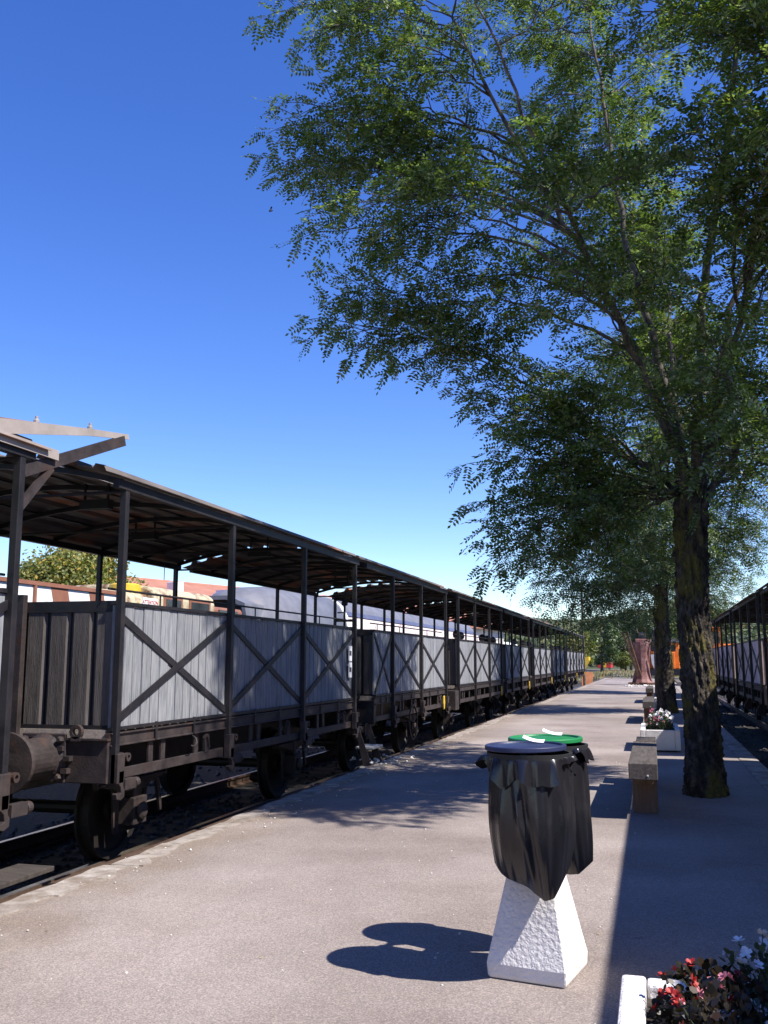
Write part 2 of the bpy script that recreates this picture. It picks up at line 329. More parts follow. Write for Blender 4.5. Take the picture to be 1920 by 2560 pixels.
peb = stones('loose_grit', [(-3.9, -.2, 4.2, 16, .001, 170, .0035, .009), (-3.95, -3.4, 4, 30, .006, 130, .004, .012), (-1.6, .9, 58, 61.5, .002, 130, .03, .09), (-4.5, -3.6, 13.8, 15.2, .0, 40, .015, .04)], 9, 'pebble', label='pale loose grit and crumbs scattered on the platform asphalt', cat='grit')

rg = np.random.default_rng(15); n = 170; P = np.stack([rg.uniform(-3.8, 1.1, n), 4+22*rg.random(n)**1.4, np.full(n, .006)], 1); P[:60, 0] = rg.uniform(-3.7, -3.2, 60); P[60:85, 0] = rg.uniform(-.5, 1.1, 25)
a = rg.uniform(0, 6.28, n); d = np.stack([np.cos(a), np.sin(a), rg.uniform(-.1, .35, n)], 1); e = np.stack([-np.sin(a), np.cos(a), rg.uniform(-.2, .2, n)], 1); sz = rg.uniform(.010, .022, (n, 1))
V = np.stack([P, P+d*sz*.5+e*sz*.26, P+d*sz, P+d*sz*.5-e*sz*.26], 1).reshape(-1, 3)
M['dry_leaf'] = leafmat('dry_leaf', (.16, .09, .03), (.34, .25, .09), .15, .7)
tag(obj('fallen_leaves', npmesh('fallen_leaves', V, np.arange(4*n).reshape(-1, 4), 'dry_leaf'), 'dry_leaf'), 'small dry leaflets blown across the platform', 'leaves', kind='stuff')
# ------------------------------------------------------------------ wagons
PR = random.Random(11)
def wagon(name, label, kind, detail, mats=None):
    pm = (mats or {}).get('plank', 'plank'); t = thing(name, label, 'railway wagon')
    if kind == 'A': L, posts, bays, r0, r1 = 6.75, [0, 2.25, 4.5, 6.75], [(0, 2.25), (2.25, 4.5), (4.5, 6.75)], -.22, 6.95
    else: L, posts, bays, r0, r1 = 5.55, [1.05, 3.2, 5.55], [(0, 1.05), (1.05, 3.2), (3.2, 5.55)], -.75, 5.75
    B0, B1 = .95, 1.965
    # floor and sills
    obj('floor', MB().box(-1.42, 1.42, .02, L-.02, .86, .93), 'floor_wood', t)
    for s in (-1, 1):
        X = lambda a: s*a
        m = MB().beam((X(1.45), 0, .85), (X(1.45), L, .85), .05, .11); m.beam((X(1.485), 0, .90), (X(1.485), L, .90), .02, .014); m.beam((X(1.47), 0, .802), (X(1.47), L, .802), .045, .014)
        obj('side_sill', m, 'underframe', t, bevel=.004 if detail else 0)
        m = MB().beam((X(1.46), .05, .565), (X(1.46), L-.05, .565), .03, .085)
        obj('truss_beam', m, 'underframe', t, bevel=.004 if detail else 0)
        for b in bays:
            wdt = b[1]-b[0]
            for q in ((.32, .42, .72) if wdt > 1.5 else (.5,)):
                yy = b[0]+wdt*q
                obj('truss_strut', MB().box(X(1.447)-.009, X(1.447)+.009, yy-.04, yy+.04, .606, .80), 'underframe', t)
        # stake pockets, lugs and hooks
        if detail:
            for yy in posts:
                yy2 = min(max(yy, .06), L-.06)
                m = MB().box(X(1.52)-.035, X(1.52)+.035, yy2-.055, yy2+.055, .50, .74)
                obj('stake_pocket', m, 'underframe', t, bevel=.006)
                m = MB()
                m.lathe([(.018, -.05), (.036, -.05), (.036, -.02), (.018, -.02)], (X(1.50), yy2+.14, .70), (1, 0, 0), 14, True)
                m.lathe([(.018, .01), (.036, .01), (.036, .04), (.018, .04)], (X(1.50), yy2+.14, .70), (1, 0, 0), 14, True)
                m.beam((X(1.48), yy2+.14, .665), (X(1.48), yy2+.02, .56), .03, .03)
                obj('hinge_lug', m, 'underframe', t, smooth=False)
                m = MB().box(X(1.50)-.03, X(1.50)+.03, yy2+.12, yy2+.30, .43, .52)
                m.lathe([(0.0, 0), (.038, 0), (.042, .006), (.042, .05), (.038, .056), (0.0, .056)], (X(1.50), yy2+.30, .475), (0, 1, 0), 16)
                obj('catch', m, 'underframe', t, bevel=.004)
                m = MB().prism([(yy2-.03, .60), (yy2+.05, .60), (yy2+.045, .47), (yy2+.07, .44), (yy2+.065, .385), (yy2+.01, .365), (yy2-.05, .38), (yy2-.065, .42), (yy2-.05, .43), (yy2-.02, .41), (yy2+.015, .425), (yy2+.005, .47), (yy2-.03, .50)], 'x', X(1.535)-.02, X(1.535)+.02)
                obj('lashing_hook', m, 'underframe', t, bevel=.004)
            for b in bays:
                if b[1]-b[0] > 1.5:
                    yy = b[0]+.62*(b[1]-b[0])
                    obj('rope_hook', MB().tube([(X(1.49), yy+.06, .785), (X(1.53), yy+.06, .76), (X(1.545), yy+.055, .72), (X(1.545), yy+.02, .695), (X(1.545), yy-.03, .69), (X(1.545), yy-.06, .70)], .008, 7), 'underframe', t, smooth=True)
                    yy = b[0]+.80*(b[1]-b[0])
                    m = MB().prism([(yy-.045, .60), (yy+.045, .60), (yy+.055, .74), (yy+.03, .775), (yy-.03, .775), (yy-.055, .74)], 'x', X(1.46), X(1.485))
                    m.beam((X(1.50), yy-.02, .75), (X(1.50), yy+.02, .64), .012, .014); m.lathe([(0, 0), (.018, 0), (.018, .014), (0, .014)], (X(1.485), yy, .745), (X(1), 0, 0), 12)
                    obj('latch_plate', m, 'underframe', t)
                for q in (.33, .66):
                    yy = b[0]+q*(b[1]-b[0])
                    obj('strap', MB().box(X(1.492)-.006, X(1.492)+.006, yy-.016, yy+.016, .80, .96), 'steel', t)
        # planking
        for b in bays:
            wdt = b[1]-b[0]-.03; n = max(3, round(wdt/.158)); pw = wdt/n
            if detail and s > 0:
                base = MB().add([(-.0125, .0045, 0), (.0125, .0085, 0), (.0125, pw-.0085, 0), (-.0125, pw-.0045, 0), (-.0125, .0045, B1-B0), (.0125, .0085, B1-B0), (.0125, pw-.0085, B1-B0), (-.0125, pw-.0045, B1-B0)],
                                [(3, 2, 1, 0), (4, 5, 6, 7), (0, 1, 5, 4), (1, 2, 6, 5), (2, 3, 7, 6), (3, 0, 4, 7)]).mesh('plank'); fixn(base); base.materials.append(M[pm])
                for i in range(n):
                    obj('plank', base, pm, t, (1.452+PR.uniform(-.003, .003), b[0]+.015+pw*i, B0+PR.uniform(-.006, .004)), (PR.uniform(-.002, .002), 0, PR.uniform(-.004, .004)))
            else:
                m = MB()
                for i in range(n):
                    o = PR.uniform(-.003, .003); y0 = b[0]+.015+pw*i
                    m.box(X(1.452)-.0125+o, X(1.452)+.0125+o, y0+.006, y0+pw-.006, B0, B1)
                obj('side_boarding', m, pm, t)
            for k, (za, zb) in enumerate(((1.90, .99), (.99, 1.90))):
                xx = 1.474+.013*k
                obj('diagonal_brace', MB().beam((X(xx), b[0]+.03, za), (X(xx), b[1]-.03, zb), .011, .058, (1, 0, 0)) if False else
                    MB().prism([(b[0]+.02, za-.035), (b[0]+.02, za+.035), (b[1]-.02, zb+.035), (b[1]-.02, zb-.035)], 'x', X(xx)-.0055, X(xx)+.0055), 'steel', t)
        obj('bottom_rail', MB().box(X(1.475)-.02, X(1.475)+.02, 0, L, .925, .952), 'steel', t)
        obj('top_rail', MB().box(X(1.455)-.028, X(1.455)+.028, 0, L, 1.966, 1.995), 'steel', t)
        m = MB().tube([(X(1.40), 0, 2.10), (X(1.40), L, 2.10)], .011, 6)
        for b in bays: m.tube([(X(1.40), b[0]+.4*(b[1]-b[0]), 1.99), (X(1.40), b[0]+.4*(b[1]-b[0]), 2.10)], .008, 5)
        obj('handrail', m, 'steel', t)
        for yy in posts:
            yy2 = min(max(yy, .035), L-.035)
            obj('post', MB().box(X(1.50)-.03, X(1.50)+.03, yy2-.03, yy2+.03, .5, 3.0), 'steel', t, bevel=.005 if detail else 0)
        obj('eaves_beam', MB().box(X(1.505)-.03, X(1.505)+.03, r0+.1, r1-.1, 2.94, 3.015), 'steel', t)
    # ends
    for e, yy, d in ((0, 0, -1), (1, L, 1)):
        obj('headstock', MB().box(-1.47, 1.47, min(yy-d*.10, yy+d*.02), max(yy-d*.10, yy+d*.02), .50, .845), 'underframe', t, bevel=.008 if detail else 0)
        if detail:
            obj('headstock_flange', MB().box(-1.48, 1.48, min(yy-d*.03, yy+d*.045), max(yy-d*.03, yy+d*.045), .846, .862), 'underframe', t)
        bw = .225; n = 13; xs = -1.46
        if detail and d < 0:
            bm_ = MB().prism([(0, .012), (.03, -.012), (.178, -.012), (.205, .012)], 'z', 0, .94).mesh('end_board'); fixn(bm_); bm_.materials.append(M['plank_dark'])
            for i in range(n):
                obj('end_board', bm_, 'plank_dark', t, (xs+i*bw+.02, yy+.045+PR.uniform(-.004, .004), .965))
            obj('end_backing', MB().box(-1.43, 1.43, yy+.062, yy+.075, .95, 1.95), 'black', t)
        else:
            m = MB()
            for i in range(n): m.box(xs+i*bw+.02, xs+i*bw+.2, yy-d*.06-.012, yy-d*.06+.012, .965, 1.905)
            obj('end_boarding', m, 'plank_dark', t); obj('end_backing', MB().box(-1.43, 1.43, yy-d*.09-.006, yy-d*.09+.006, .95, 1.95), 'black', t)
        obj('end_top_beam', MB().box(-1.46, 1.46, yy-d*.06-.03, yy-d*.06+.03, 1.906, 2.0), 'steel', t)
        obj('end_bottom_rail', MB().box(-1.46, 1.46, yy-d*.06-.03, yy-d*.06+.03, .935, .964), 'steel', t)
        for xx in (-.56, .56):
            obj('end_post', MB().box(xx-.04, xx+.04, yy+d*.0-.03, yy+d*.0+.03, .87, 2.06), 'underframe', t, bevel=.004 if detail else 0)
        for xx in (-.88, .88):
            bf = thing  # buffer
            m = MB().lathe([(.0, 0), (.205, 0), (.205, .02), (.19, .03), (.168, .05), (.168, .34), (.175, .35), (.175, .39), (.11, .39), (.11, .46), (.235, .46), (.24, .47), (.235, .50), (.0, .515)], (xx, yy+d*.02, .70), (0, d, 0), 28)
            bo = obj('buffer', m, 'underframe', t, smooth=False)
            if detail:
                m = MB().box(xx-.21, xx+.21, min(yy+d*.021, yy+d*.045), max(yy+d*.021, yy+d*.045), .50, .90)
                obj('buffer_plate', m, 'underframe', bo, bevel=.01)
                m = MB()
                for bx in (-.17, .17):
                    for bz in (-.15, .15): m.lathe([(0, 0), (.03, 0), (.03, .03), (.018, .05), (0, .05)], (xx+bx, yy+d*.045, .70+bz), (0, d, 0), 6)
                obj('bolt', m, 'underframe', bo)
                m = MB().lathe([(.02, -.01), (.035, -.01), (.035, .012), (.02, .012)], (xx+.171*.9, yy+d*.16, .70), (1, 0, 0), 12, True)
                obj('buffer_eye', m, 'underframe', bo)
        if detail:
            for xx in (.28, 1.18, -.28, -1.18):
                m = MB().lathe([(.03, -.02), (.058, -.02), (.058, .02), (.03, .02)], (xx, yy+d*.03, .915), (0, 1, 0), 16, True); m.box(xx-.045, xx+.045, yy+d*.03-.02, yy+d*.03+.02, .84, .875)
                obj('lifting_eye', m, 'underframe', t)
            m = MB().tube([(.35, yy+d*.02, .42), (.35, yy+d*.10, .34), (.30, yy+d*.13, .28), (.10, yy+d*.20, .26), (-.2, yy+d*.24, .26)], .014, 8); obj('brake_pipe', m, 'lightgrey', t, smooth=True)
            for bx, bz in ((1.05, .78), (1.12, .70), (1.10, .60)):
                for sg in (-1, 1):
                    m = MB().box(sg*bx-.03, sg*bx+.03, yy+d*.02-.001 if d > 0 else yy-.075, yy+.075 if d > 0 else yy-.019, bz-.02, bz+.02); obj('bracket', m, 'underframe', t)
        m = MB().box(-.05, .05, min(yy, yy+d*.3), max(yy, yy+d*.3), .62, .74); m.lathe([(.03, -.025), (.07, -.025), (.07, .025), (.03, .025)], (0, yy+d*.34, .68), (0, 0, 1), 14, True)
        obj('coupling_hook', m, 'underframe', t)
    # roof
    zr = lambda x: 3.02+.25*(1-(x/1.62)**2)
    p = .28; prof = []
    x = -1.64
    while x < 1.62:
        for dx, h in ((0, 0), (.15, 0), (.175, .042), (.255, .042)):
            if x+dx <= 1.66: prof.append((x+dx, h))
        x += p
    prof = prof[:-1] if prof[-1][1] else prof
    ns = 4; k = len(prof)
    for i in range(ns):
        seg = prof[int(i*(k-1)/ns):int((i+1)*(k-1)/ns)+1]
        y0 = r0+PR.uniform(-.05, .05); y1 = r1+PR.uniform(-.04, .04); dz = .004*(i % 2)
        v_ = []
        for yy in (y0, (y0+y1)/2, y1):
            for (xx, h) in seg: v_.append((xx, yy, zr(xx)+h+dz+(PR.uniform(-.006, .006) if detail and yy != (y0+y1)/2 else 0)))
        n = len(seg); obj('roof_sheet', MB().add(v_, [(a*n+j, a*n+j+1, (a+1)*n+j+1, (a+1)*n+j) for a in range(2) for j in range(n-1)]), 'roof_sheet', t, solid=.004, fix=False)
    ys = sorted(set(posts + [(a+b)/2 for a, b in zip(posts, posts[1:])] + ([.05] if kind == 'B' else [])))
    for yy in ys:
        yy = min(max(yy, .03), L-.03)
        pts = [(-1.47+2.94*j/12, yy, zr(-1.47+2.94*j/12)-.045) for j in range(13)]
        m = MB()
        for a, b in zip(pts, pts[1:]): m.beam(a, b, .035, .05)
        obj('roof_rib', m, 'steel', t)
        if yy in posts or yy in (.03, L-.03):
            m = MB().tube([(-1.47, yy, 2.93), (1.47, yy, 2.93)], .014, 6)
            obj('tie_rod', m, 'steel', t)
    for xx in (-.95, -.3, .3, .95):
        obj('purlin', MB().box(xx-.02, xx+.02, r0+.08, r1-.08, zr(xx)-.021, zr(xx)-.006), 'steel', t)
    if detail:
        for yy, xx in ((1.1, .55), (3.4, -.2), (5.6, .4)):
            if yy < L:
                m = MB().box(xx-.16, xx+.16, yy-.05, yy+.05, 2.98, 3.07); m.box(xx-.14, xx-.12, yy-.01, yy+.01, 3.07, zr(xx)); m.box(xx+.12, xx+.14, yy-.01, yy+.01, 3.07, zr(xx))
                obj('lamp_housing', m, 'black', t)
    # running gear
    for ya in ((1.25, L-1.25) if kind == 'A' else (1.0, L-1.1)):
        cz = RZ+.45
        obj('axle', MB().tube([(-.98, ya, cz), (.98, ya, cz)], .06, 10), 'wheel', t)
        for s in (-1, 1):
            wm = MB().lathe([(.07, -.06), (.12, -.06), (.13, -.01), (.37, -.02), (.385, -.045), (.45, -.055), (.45, .045), (.48, .05), (.48, .075), (.40, .075), (.385, .02), (.13, .03), (.12, .07), (.07, .07)], (s*.75, ya, cz), (-s, 0, 0), 32, True)
            obj('wheel', wm, 'wheel', t, smooth=False)
            m = MB().box(s*.98-.10, s*.98+.10, ya-.12, ya+.12, cz-.12, cz+.13); m.lathe([(.0, 0), (.085, 0), (.085, .03), (.05, .05), (0, .05)], (s*1.08, ya, cz), (s, 0, 0), 14)
            obj('axle_box', m, 'underframe', t, bevel=.008 if detail else 0)
            m = MB()
            for i in range(6):
                hl = .62-.09*i; m.box(s*.98-.045, s*.98+.045, ya-hl, ya+hl, cz+.28-.018*i, cz+.295-.018*i)
            m.box(s*.98-.05, s*.98+.05, ya-.05, ya+.05, cz+.12, cz+.31); obj('leaf_spring', m, 'underframe', t)
            for q in (-1, 1):
                m = MB().prism([(ya+q*.15, cz-.17), (ya+q*.23, cz-.17), (ya+q*.30, .50), (ya+q*.15, .50)], 'x', s*.93-.01, s*.93+.01)
                obj('axle_guard', m, 'underframe', t)
                obj('spring_hanger', MB().beam((s*.98, ya+q*.62, cz+.26), (s*.98, ya+q*.66, .50), .05, .03), 'underframe', t)
            obj('keep_bar', MB().box(s*.93-.012, s*.93+.012, ya-.22, ya+.22, cz-.19, cz-.155), 'underframe', t)
            if detail:
                m = MB().prism([(ya+.5, cz+.2), (ya+.56, cz+.2), (ya+.50, cz-.15), (ya+.44, cz-.17)], 'x', s*.80-.04, s*.80+.04); m.beam((s*.95, ya+.5, .42), (s*.95, ya+.62, .02), .03, .05)
                obj('brake_block', m, 'lightgrey' if False else 'underframe', t)
    for s in (-.6, .6):
        obj('solebar', MB().box(s-.05, s+.05, .03, L-.03, .42, .66), 'underframe', t)
    return t

def steps(parent, x, y):
    for z, w_ in ((.22, .30), (-.06, .42)):
        obj('step_board', MB().box(x-.16+(.22-z)*.35, x+.12+(.22-z)*.35, y-w_*.9, y+w_*.9, z-.035, z), 'step_wood', parent, bevel=.006)
    for q in (-.30, .30):
        m = MB().prism([(x-.16, .52), (x-.10, .52), (x+.12, -.09), (x+.12, -.15), (x-.0, -.15)], 'y', y+q-.008, y+q+.008); obj('step_bracket', m, 'underframe', parent)

GR = 'open-sided wagons of the grey plank train'
w1 = wagon('open_wagon', 'nearest grey plank wagon seen whole, with buffer at its near end', 'A', True); w1['group'] = GR; w1.location = (-5.8, 7.2, 0)
steps(w1, 1.62, 7.18)
for z, c in ((1.60, 'paper'), (1.36, 'paper')):
    nt_ = obj('notice', MB().box(1.502, 1.505, 6.42, 6.58, z-.11, z+.11), c, w1); obj('notice_print', MB().box(1.506, 1.507, 6.45, 6.55, z-.03, z+.04), 'print', nt_)
w2 = wagon('open_wagon', 'second whole wagon, shaded by the tree, with a spoked handwheel under its side', 'B', True); w2['group'] = GR; w2.location = (-5.8, 15.1, 0)
m = MB().lathe([(.285, -.012), (.31, -.012), (.31, .012), (.285, .012)], (1.60, 2.1, .40), (1, 0, 0), 30, True)
for i in range(5):
    a = 2*math.pi*i/5+.3; m.tube([(1.60, 2.1, .40), (1.60, 2.1+.29*math.cos(a), .40+.29*math.sin(a))], .011, 6)
m.tube([(1.2, 2.1, .40), (1.63, 2.1, .40)], .02, 8); obj('handwheel', m, 'wheel', w2)
def yellow_gear(t, y):
    m = MB().prism([(y-.05, .74), (y+.03, .76), (y+.06, .62), (y+.02, .50), (y-.05, .48), (y-.07, .60)], 'x', 1.51, 1.53); obj('brake_lever_plate', m, 'yellow', t)
m = MB().tube([(1.0, -.12, .9), (1.0, -.12, 2.45)], .02, 8); m.tube([(1.0, -.12, 2.35), (1.03, -.16, 2.62)], .012, 6); m.box(.86, 1.14, -.14, -.10, 2.12, 2.16); m.lathe([(0, -.05), (.05, -.03), (.055, .02), (0, .06)], (1.0, -.12, 2.42), (0, 0, 1), 12); m.box(.88, 1.0, -.13, -.11, 2.26, 2.28)
obj('brake_column', m, 'black', w2)
yellow_gear(w2, 5.2)
m = MB().box(1.40, 1.62, 5.95, 6.32, .42, .84); obj('battery_box', m, 'underframe', w2, bevel=.01)
w0 = copy_tree(w2, 'wagon cut off by the left edge, tan bracket rising over its roof corner', (-5.8, .28, 0))
for ch in [c for c in bpy.data.objects if c.parent == w0 and c.name.split('.')[0] in ('handwheel', 'brake_lever_plate', 'battery_box', 'brake_column')]: bpy.data.objects.remove(ch)
# bridging roof frame at the corner of that wagon
yo = -.28
obj('bracket_arm', MB().beam((1.50, 5.62+yo+.2, 2.84), (1.50, 7.16+yo, 3.36), .05, .085), 'underframe', w0)
obj('bracket_strut', MB().beam((1.50, 5.80+yo, 2.56), (1.50, 6.16+yo, 2.93), .045, .05), 'underframe', w0)
m = MB().prism([(4.6+yo, 2.98), (5.55+yo, 3.055), (6.66+yo, 3.29), (7.26+yo, 3.395), (7.24+yo, 3.435), (6.66+yo, 3.35), (5.55+yo, 3.165), (4.6+yo, 3.05)], 'x', 1.49, 1.505)
obj('bridging_fascia', m, 'tan_metal', w0)
m = MB().add([(1.49, 5.2+yo, 3.12), (.9, 5.2+yo, 3.20), (.9, 7.2+yo, 3.48), (1.49, 7.22+yo, 3.42)], [(0, 1, 2, 3)]); obj('bridging_sheet', m, 'roof_sheet', w0, solid=.006)
m = MB().box(1.49, 1.56, 4.3+yo, 6.17+yo, 3.045, 3.06); m.box(1.545, 1.56, 4.3+yo, 6.17+yo, 2.985, 3.045); obj('gutter', m, 'tan_metal', w0)
for yy in (5.98, 6.68):
    obj('roof_bolt', MB().lathe([(0, 0), (.022, 0), (.022, .02), (.012, .03), (.012, .05), (0, .05)], (1.485, yy+yo, 3.235+(yy-5.98)*.165), (0, 0, 1), 10), 'tan_metal', w0).scale = (1, 1, 1)
obj('step_board', MB().box(1.34, 1.64, 5.35, 5.98, .02, .055), 'sleeper', w0, bevel=.006)
wa = wagon('open_wagon', 'third whole wagon, a passenger in sunglasses looking over its side', 'A', False); wa['group'] = GR; wa.location = (-5.8, 22.0, 0); yellow_gear(wa, 6.5)
wb = wagon('open_wagon', 'fourth whole wagon, with a passenger in a salmon shirt on board', 'B', False); wb['group'] = GR; wb.location = (-5.8, 29.9, 0); yellow_gear(wb, 5.3)
copy_tree(wa, 'fifth whole wagon of the plank train, fourth from its far end', (-5.8, 36.8, 0))
copy_tree(wb, 'sixth whole wagon of the plank train, third from its far end', (-5.8, 44.7, 0))
copy_tree(wa, 'last but one wagon of the plank train', (-5.8, 51.6, 0))
copy_tree(wb, 'last wagon at the far end of the plank train', (-5.8, 59.5, 0))
GR2 = 'open-sided wagons of the train on the right'
wr = wagon('open_wagon', 'nearest pink-panelled wagon visible on the right track', 'A', False, {'plank': 'plank_pink'}); wr['group'] = GR2; wr.location = (3.9, 23.75, 0)
copy_tree(wr, 'middle pink-panelled wagon on the right track', (3.9, 31.7, 0))
copy_tree(wr, 'farthest pink-panelled wagon on the right track', (3.9, 39.65, 0))
wo = wagon('open_wagon', 'orange-panelled wagon at the right edge beside the tree', 'A', False, {'plank': 'plank_orange'}); wo['group'] = GR2; wo.location = (3.9, 15.9, 0)

# covered coach standing beside the camera on the right track (its roof edge throws the long shadow)
ct = thing('covered_coach', 'covered coach standing on the right track beside the platform, out at the right', 'railway coach', (3.9, -6.0, 0)); Lc = 20.95
prof = [(-1.28, .85), (-1.28, 3.50), (-1.24, 3.58)]
obj('floor_frame', MB().box(-1.25, 1.25, 0, Lc, .55, .84), 'underframe', ct)
arc = [(-1.30, 3.56)]+[(1.30*math.sin(R(a)), 3.56+.42*math.cos(R(a))) for a in range(-80, 81, 10)]+[(1.30, 3.56)]
obj('roof', MB().prism(arc, 'y', -.1, Lc+.1), 'coach_grey', ct)
for s in (-1, 1):
    obj('side_lower', MB().box(s*1.25-.03, s*1.25+.03, 0, Lc, .841, 1.8), 'redbrown', ct); obj('side_upper', MB().box(s*1.25-.03, s*1.25+.03, 0, Lc, 2.75, 3.555), 'redbrown', ct)
    yy = .0
    for i in range(9):
        obj('window_pillar', MB().box(s*1.25-.03, s*1.25+.03, i*2.5, i*2.5+.5, 1.80, 2.75), 'redbrown', ct)
        if i < 8: obj('window', MB().box(s*1.25-.005, s*1.25+.005, i*2.5+.5, i*2.5+2.5, 1.80, 2.75), 'glass', ct)
for yy in (0.03, Lc-.03): obj('end_wall', MB().box(-1.21, 1.21, yy-.03, yy+.03, .85, 3.555), 'redbrown', ct)
for ya in (2.5, 4.8, Lc-4.8, Lc-2.5):
    for s in (-1, 1): obj('wheel', MB().lathe([(.0, -.06), (.12, -.06), (.13, -.01), (.45, -.05), (.45, .05), (.48, .07), (.0, .07)], (s*.75, ya, RZ+.45), (-s, 0, 0), 24), 'wheel', ct)

# ------------------------------------------------------------------ litter bins on white plinth
bn = thing('litter_bin', 'twin litter bin with black bags on white concrete plinth', 'litter bin', (-.595, 4.985, 0), R(-11))
def frustum(z0, a0, z1, a1, dy0=0): return [(-a0, -a0, z0), (a0, -a0, z0), (a0, a0, z0), (-a0, a0, z0), (-a1, -a1, z1), (a1, -a1, z1), (a1, a1, z1), (-a1, a1, z1)]
m = MB(); rings = [(0, .182), (.012, .192), (.07, .196), (.45, .118), (.70, .075)]
for i, (z, a) in enumerate(rings):
    m.v += [(-a, -a, z), (a, -a, z), (a, a, z), (-a, a, z)]
for i in range(len(rings)-1): m.f += [(i*4+j, i*4+(j+1) % 4, (i+1)*4+(j+1) % 4, (i+1)*4+j) for j in range(4)]
m.f += [(3, 2, 1, 0), tuple(len(rings)*4-4+j for j in range(4))]
obj('plinth', m, 'concrete_white', bn, bevel=.012)
obj('pole', MB().tube([(0, 0, .69), (0, 0, 1.06)], .024, 12), 'steel', bn)
obj('carrier_arm', MB().beam((0, -.32, 1.03), (0, .32, 1.03), .03, .03), 'steel', bn)
def bag_mesh(seed, tip, zb, zt=1.045, r=.188):
    """a thin sack: round at the hoop, flattening to a slanted seam at the bottom, with long drag folds"""
    rg = np.random.default_rng(seed); NT, NZ = 168, 64
    th = np.linspace(0, 2*np.pi, NT, endpoint=False); ph = rg.uniform(0, 6.28, 14); V = []
    ct, st = np.cos(th), np.sin(th); ang = R(14)
    bump = lambda c, w_: np.exp(-((np.mod(th-c+np.pi, 2*np.pi)-np.pi)/w_)**2)
    for k in range(NZ+1):
        t = k/NZ
        bl = max(0, (t-.45)/.55); fl = bl**2.2
        ra = r*(1+.07*math.sin(t*math.pi*.9))*(1-.10*bl**3); rb = r*(1+.07*math.sin(t*math.pi*.8))*(1-fl*.93)
        g_ = min(1, t*2.2)
        fold = .008*np.sin(5*th+ph[0]+1.1*t)+.007*np.sin(9*th+ph[1]-1.6*t)+.006*np.abs(np.sin(6.5*th+ph[2]+.9*t))+.0045*np.sin(17*th+ph[3]+2.1*t)+.003*np.sin(29*th+ph[4]-1.5*t)
        for q in range(6):
            c = ph[5+q]+.5*(t-.3)*math.sin(ph[q]); fold = fold+(.016 if q % 2 else -.020)*bump(c, .07+.05*(q % 3))*math.sin(math.pi*min(1, .15+t))
        fold = fold+.020*bump(4.25+.55*t, .06)*g_-.022*bump(4.45+.55*t, .09)*g_
        x_ = ra*ct; y_ = rb*st; nr = fold*.8*g_*(1-.45*fl)
        x_ = x_+nr*ct; y_ = y_+nr*st
        low = np.interp(x_/r, [-1, -.75, .30, .55, 1.0], [tip[2]-.09, tip[2]-.01, tip[3], tip[3]*.8, tip[3]*.1-.09])+.012*np.sin(5*(x_/r)+ph[6])
        z = zt+(zb-zt)*t-(low)*max(0, t-.3)*1.1
        xx = x_+tip[0]*bl**2; yy = y_+tip[1]*bl**2
        V.append(np.stack([xx*math.cos(ang)-yy*math.sin(ang), xx*math.sin(ang)+yy*math.cos(ang), z], 1))
    V = np.concatenate(V); F = [[k*NT+j, k*NT+(j+1) % NT, (k+1)*NT+(j+1) % NT, (k+1)*NT+j] for k in range(NZ) for j in range(NT)]
    return npmesh('bag', V, F, 'bag')
def collar_mesh(seed, r=.193):
    rg = np.random.default_rng(seed); NT = 110; th = np.linspace(0, 2*np.pi, NT, endpoint=False); p = rg.uniform(0, 6.28, 8); V = []
    hang = .075+.035*np.sin(2*th+p[0])+.028*np.sin(5*th+p[1])+.014*np.sin(11*th+p[2])+.06*np.exp(-((np.mod(th-5.2+np.pi, 2*np.pi)-np.pi)/.35)**2)
    for k in range(7):
        t = k/6
        rr = r+.006+.018*t**.7+.013*np.sin(9*th+p[3])*t+.010*np.sin(17*th+p[4])*t+.006*np.sin(29*th+p[5])*t+.05*np.exp(-((np.mod(th-3.3+np.pi, 2*np.pi)-np.pi)/.2)**2)*t*.6
        V.append(np.stack([rr*np.cos(th), rr*np.sin(th), 1.052-hang*t+.012*math.sin(math.pi*t)], 1))
    V = np.concatenate(V); F = [[k*NT+j, k*NT+(j+1) % NT, (k+1)*NT+(j+1) % NT, (k+1)*NT+j] for k in range(6) for j in range(NT)]
    return npmesh('bag_collar', V, F, 'bag')
for (xo_, yo_, seed, col, tip, zb, lab) in ((.046, -.206, 4, 'lid_blue', (.0, -.02, .0, .145), .50, 'front black bag with blue lid'), (-.006, .285, 8, 'lid_green', (.035, .02, .0, .05), .43, 'rear black bag with green lid')):
    b = obj('bag', bag_mesh(seed, tip, zb), 'bag', bn, (xo_, yo_, 0), smooth=True); b['label'] = lab
    obj('bag_collar', collar_mesh(seed+1), 'bag', b, smooth=True)
    obj('bag_ring', MB().lathe([(.190, -.012), (.203, -.012), (.205, .012), (.190, .012)], (0, 0, 1.052), (0, 0, 1), 48, True), 'black', b, smooth=False)
    l = MB().lathe([(.0, .022), (.10, .021), (.17, .014), (.185, .012), (.19, .022), (.205, .022), (.211, .018), (.212, .000), (.206, -.003), (.200, .002), (0, .006)], (0, 0, 1.078), (0, 0, 1), 64)
    lid = obj('lid', l, col, bn, (xo_, yo_, 0), (R(.6), R(-.8), 0), smooth=False, bevel=.002); lid.scale = (.925, .925, 1)
    m = MB(); n = 8
    for i in range(n+1):
        t = i/n; m.v += [(-.055+.115*t+.02, .06, 1.104+.022*(1-t)**2.4), (-.065+.115*t+.01, .15, 1.104+.028*(1-t)**2.2+.008*t)]
    m.f = [(2*i, 2*i+2, 2*i+3, 2*i+1) for i in range(n)]
    pp = obj('paper_notice', m, 'paper', lid, solid=.0015)
    m = MB()
    for q in range(3): m.box(.0, .05, .068+q*.026, .074+q*.026, 1.1262+.0012*(2-q), 1.1268+.0012*(2-q))
    if False: obj('print', m, 'print', lid)

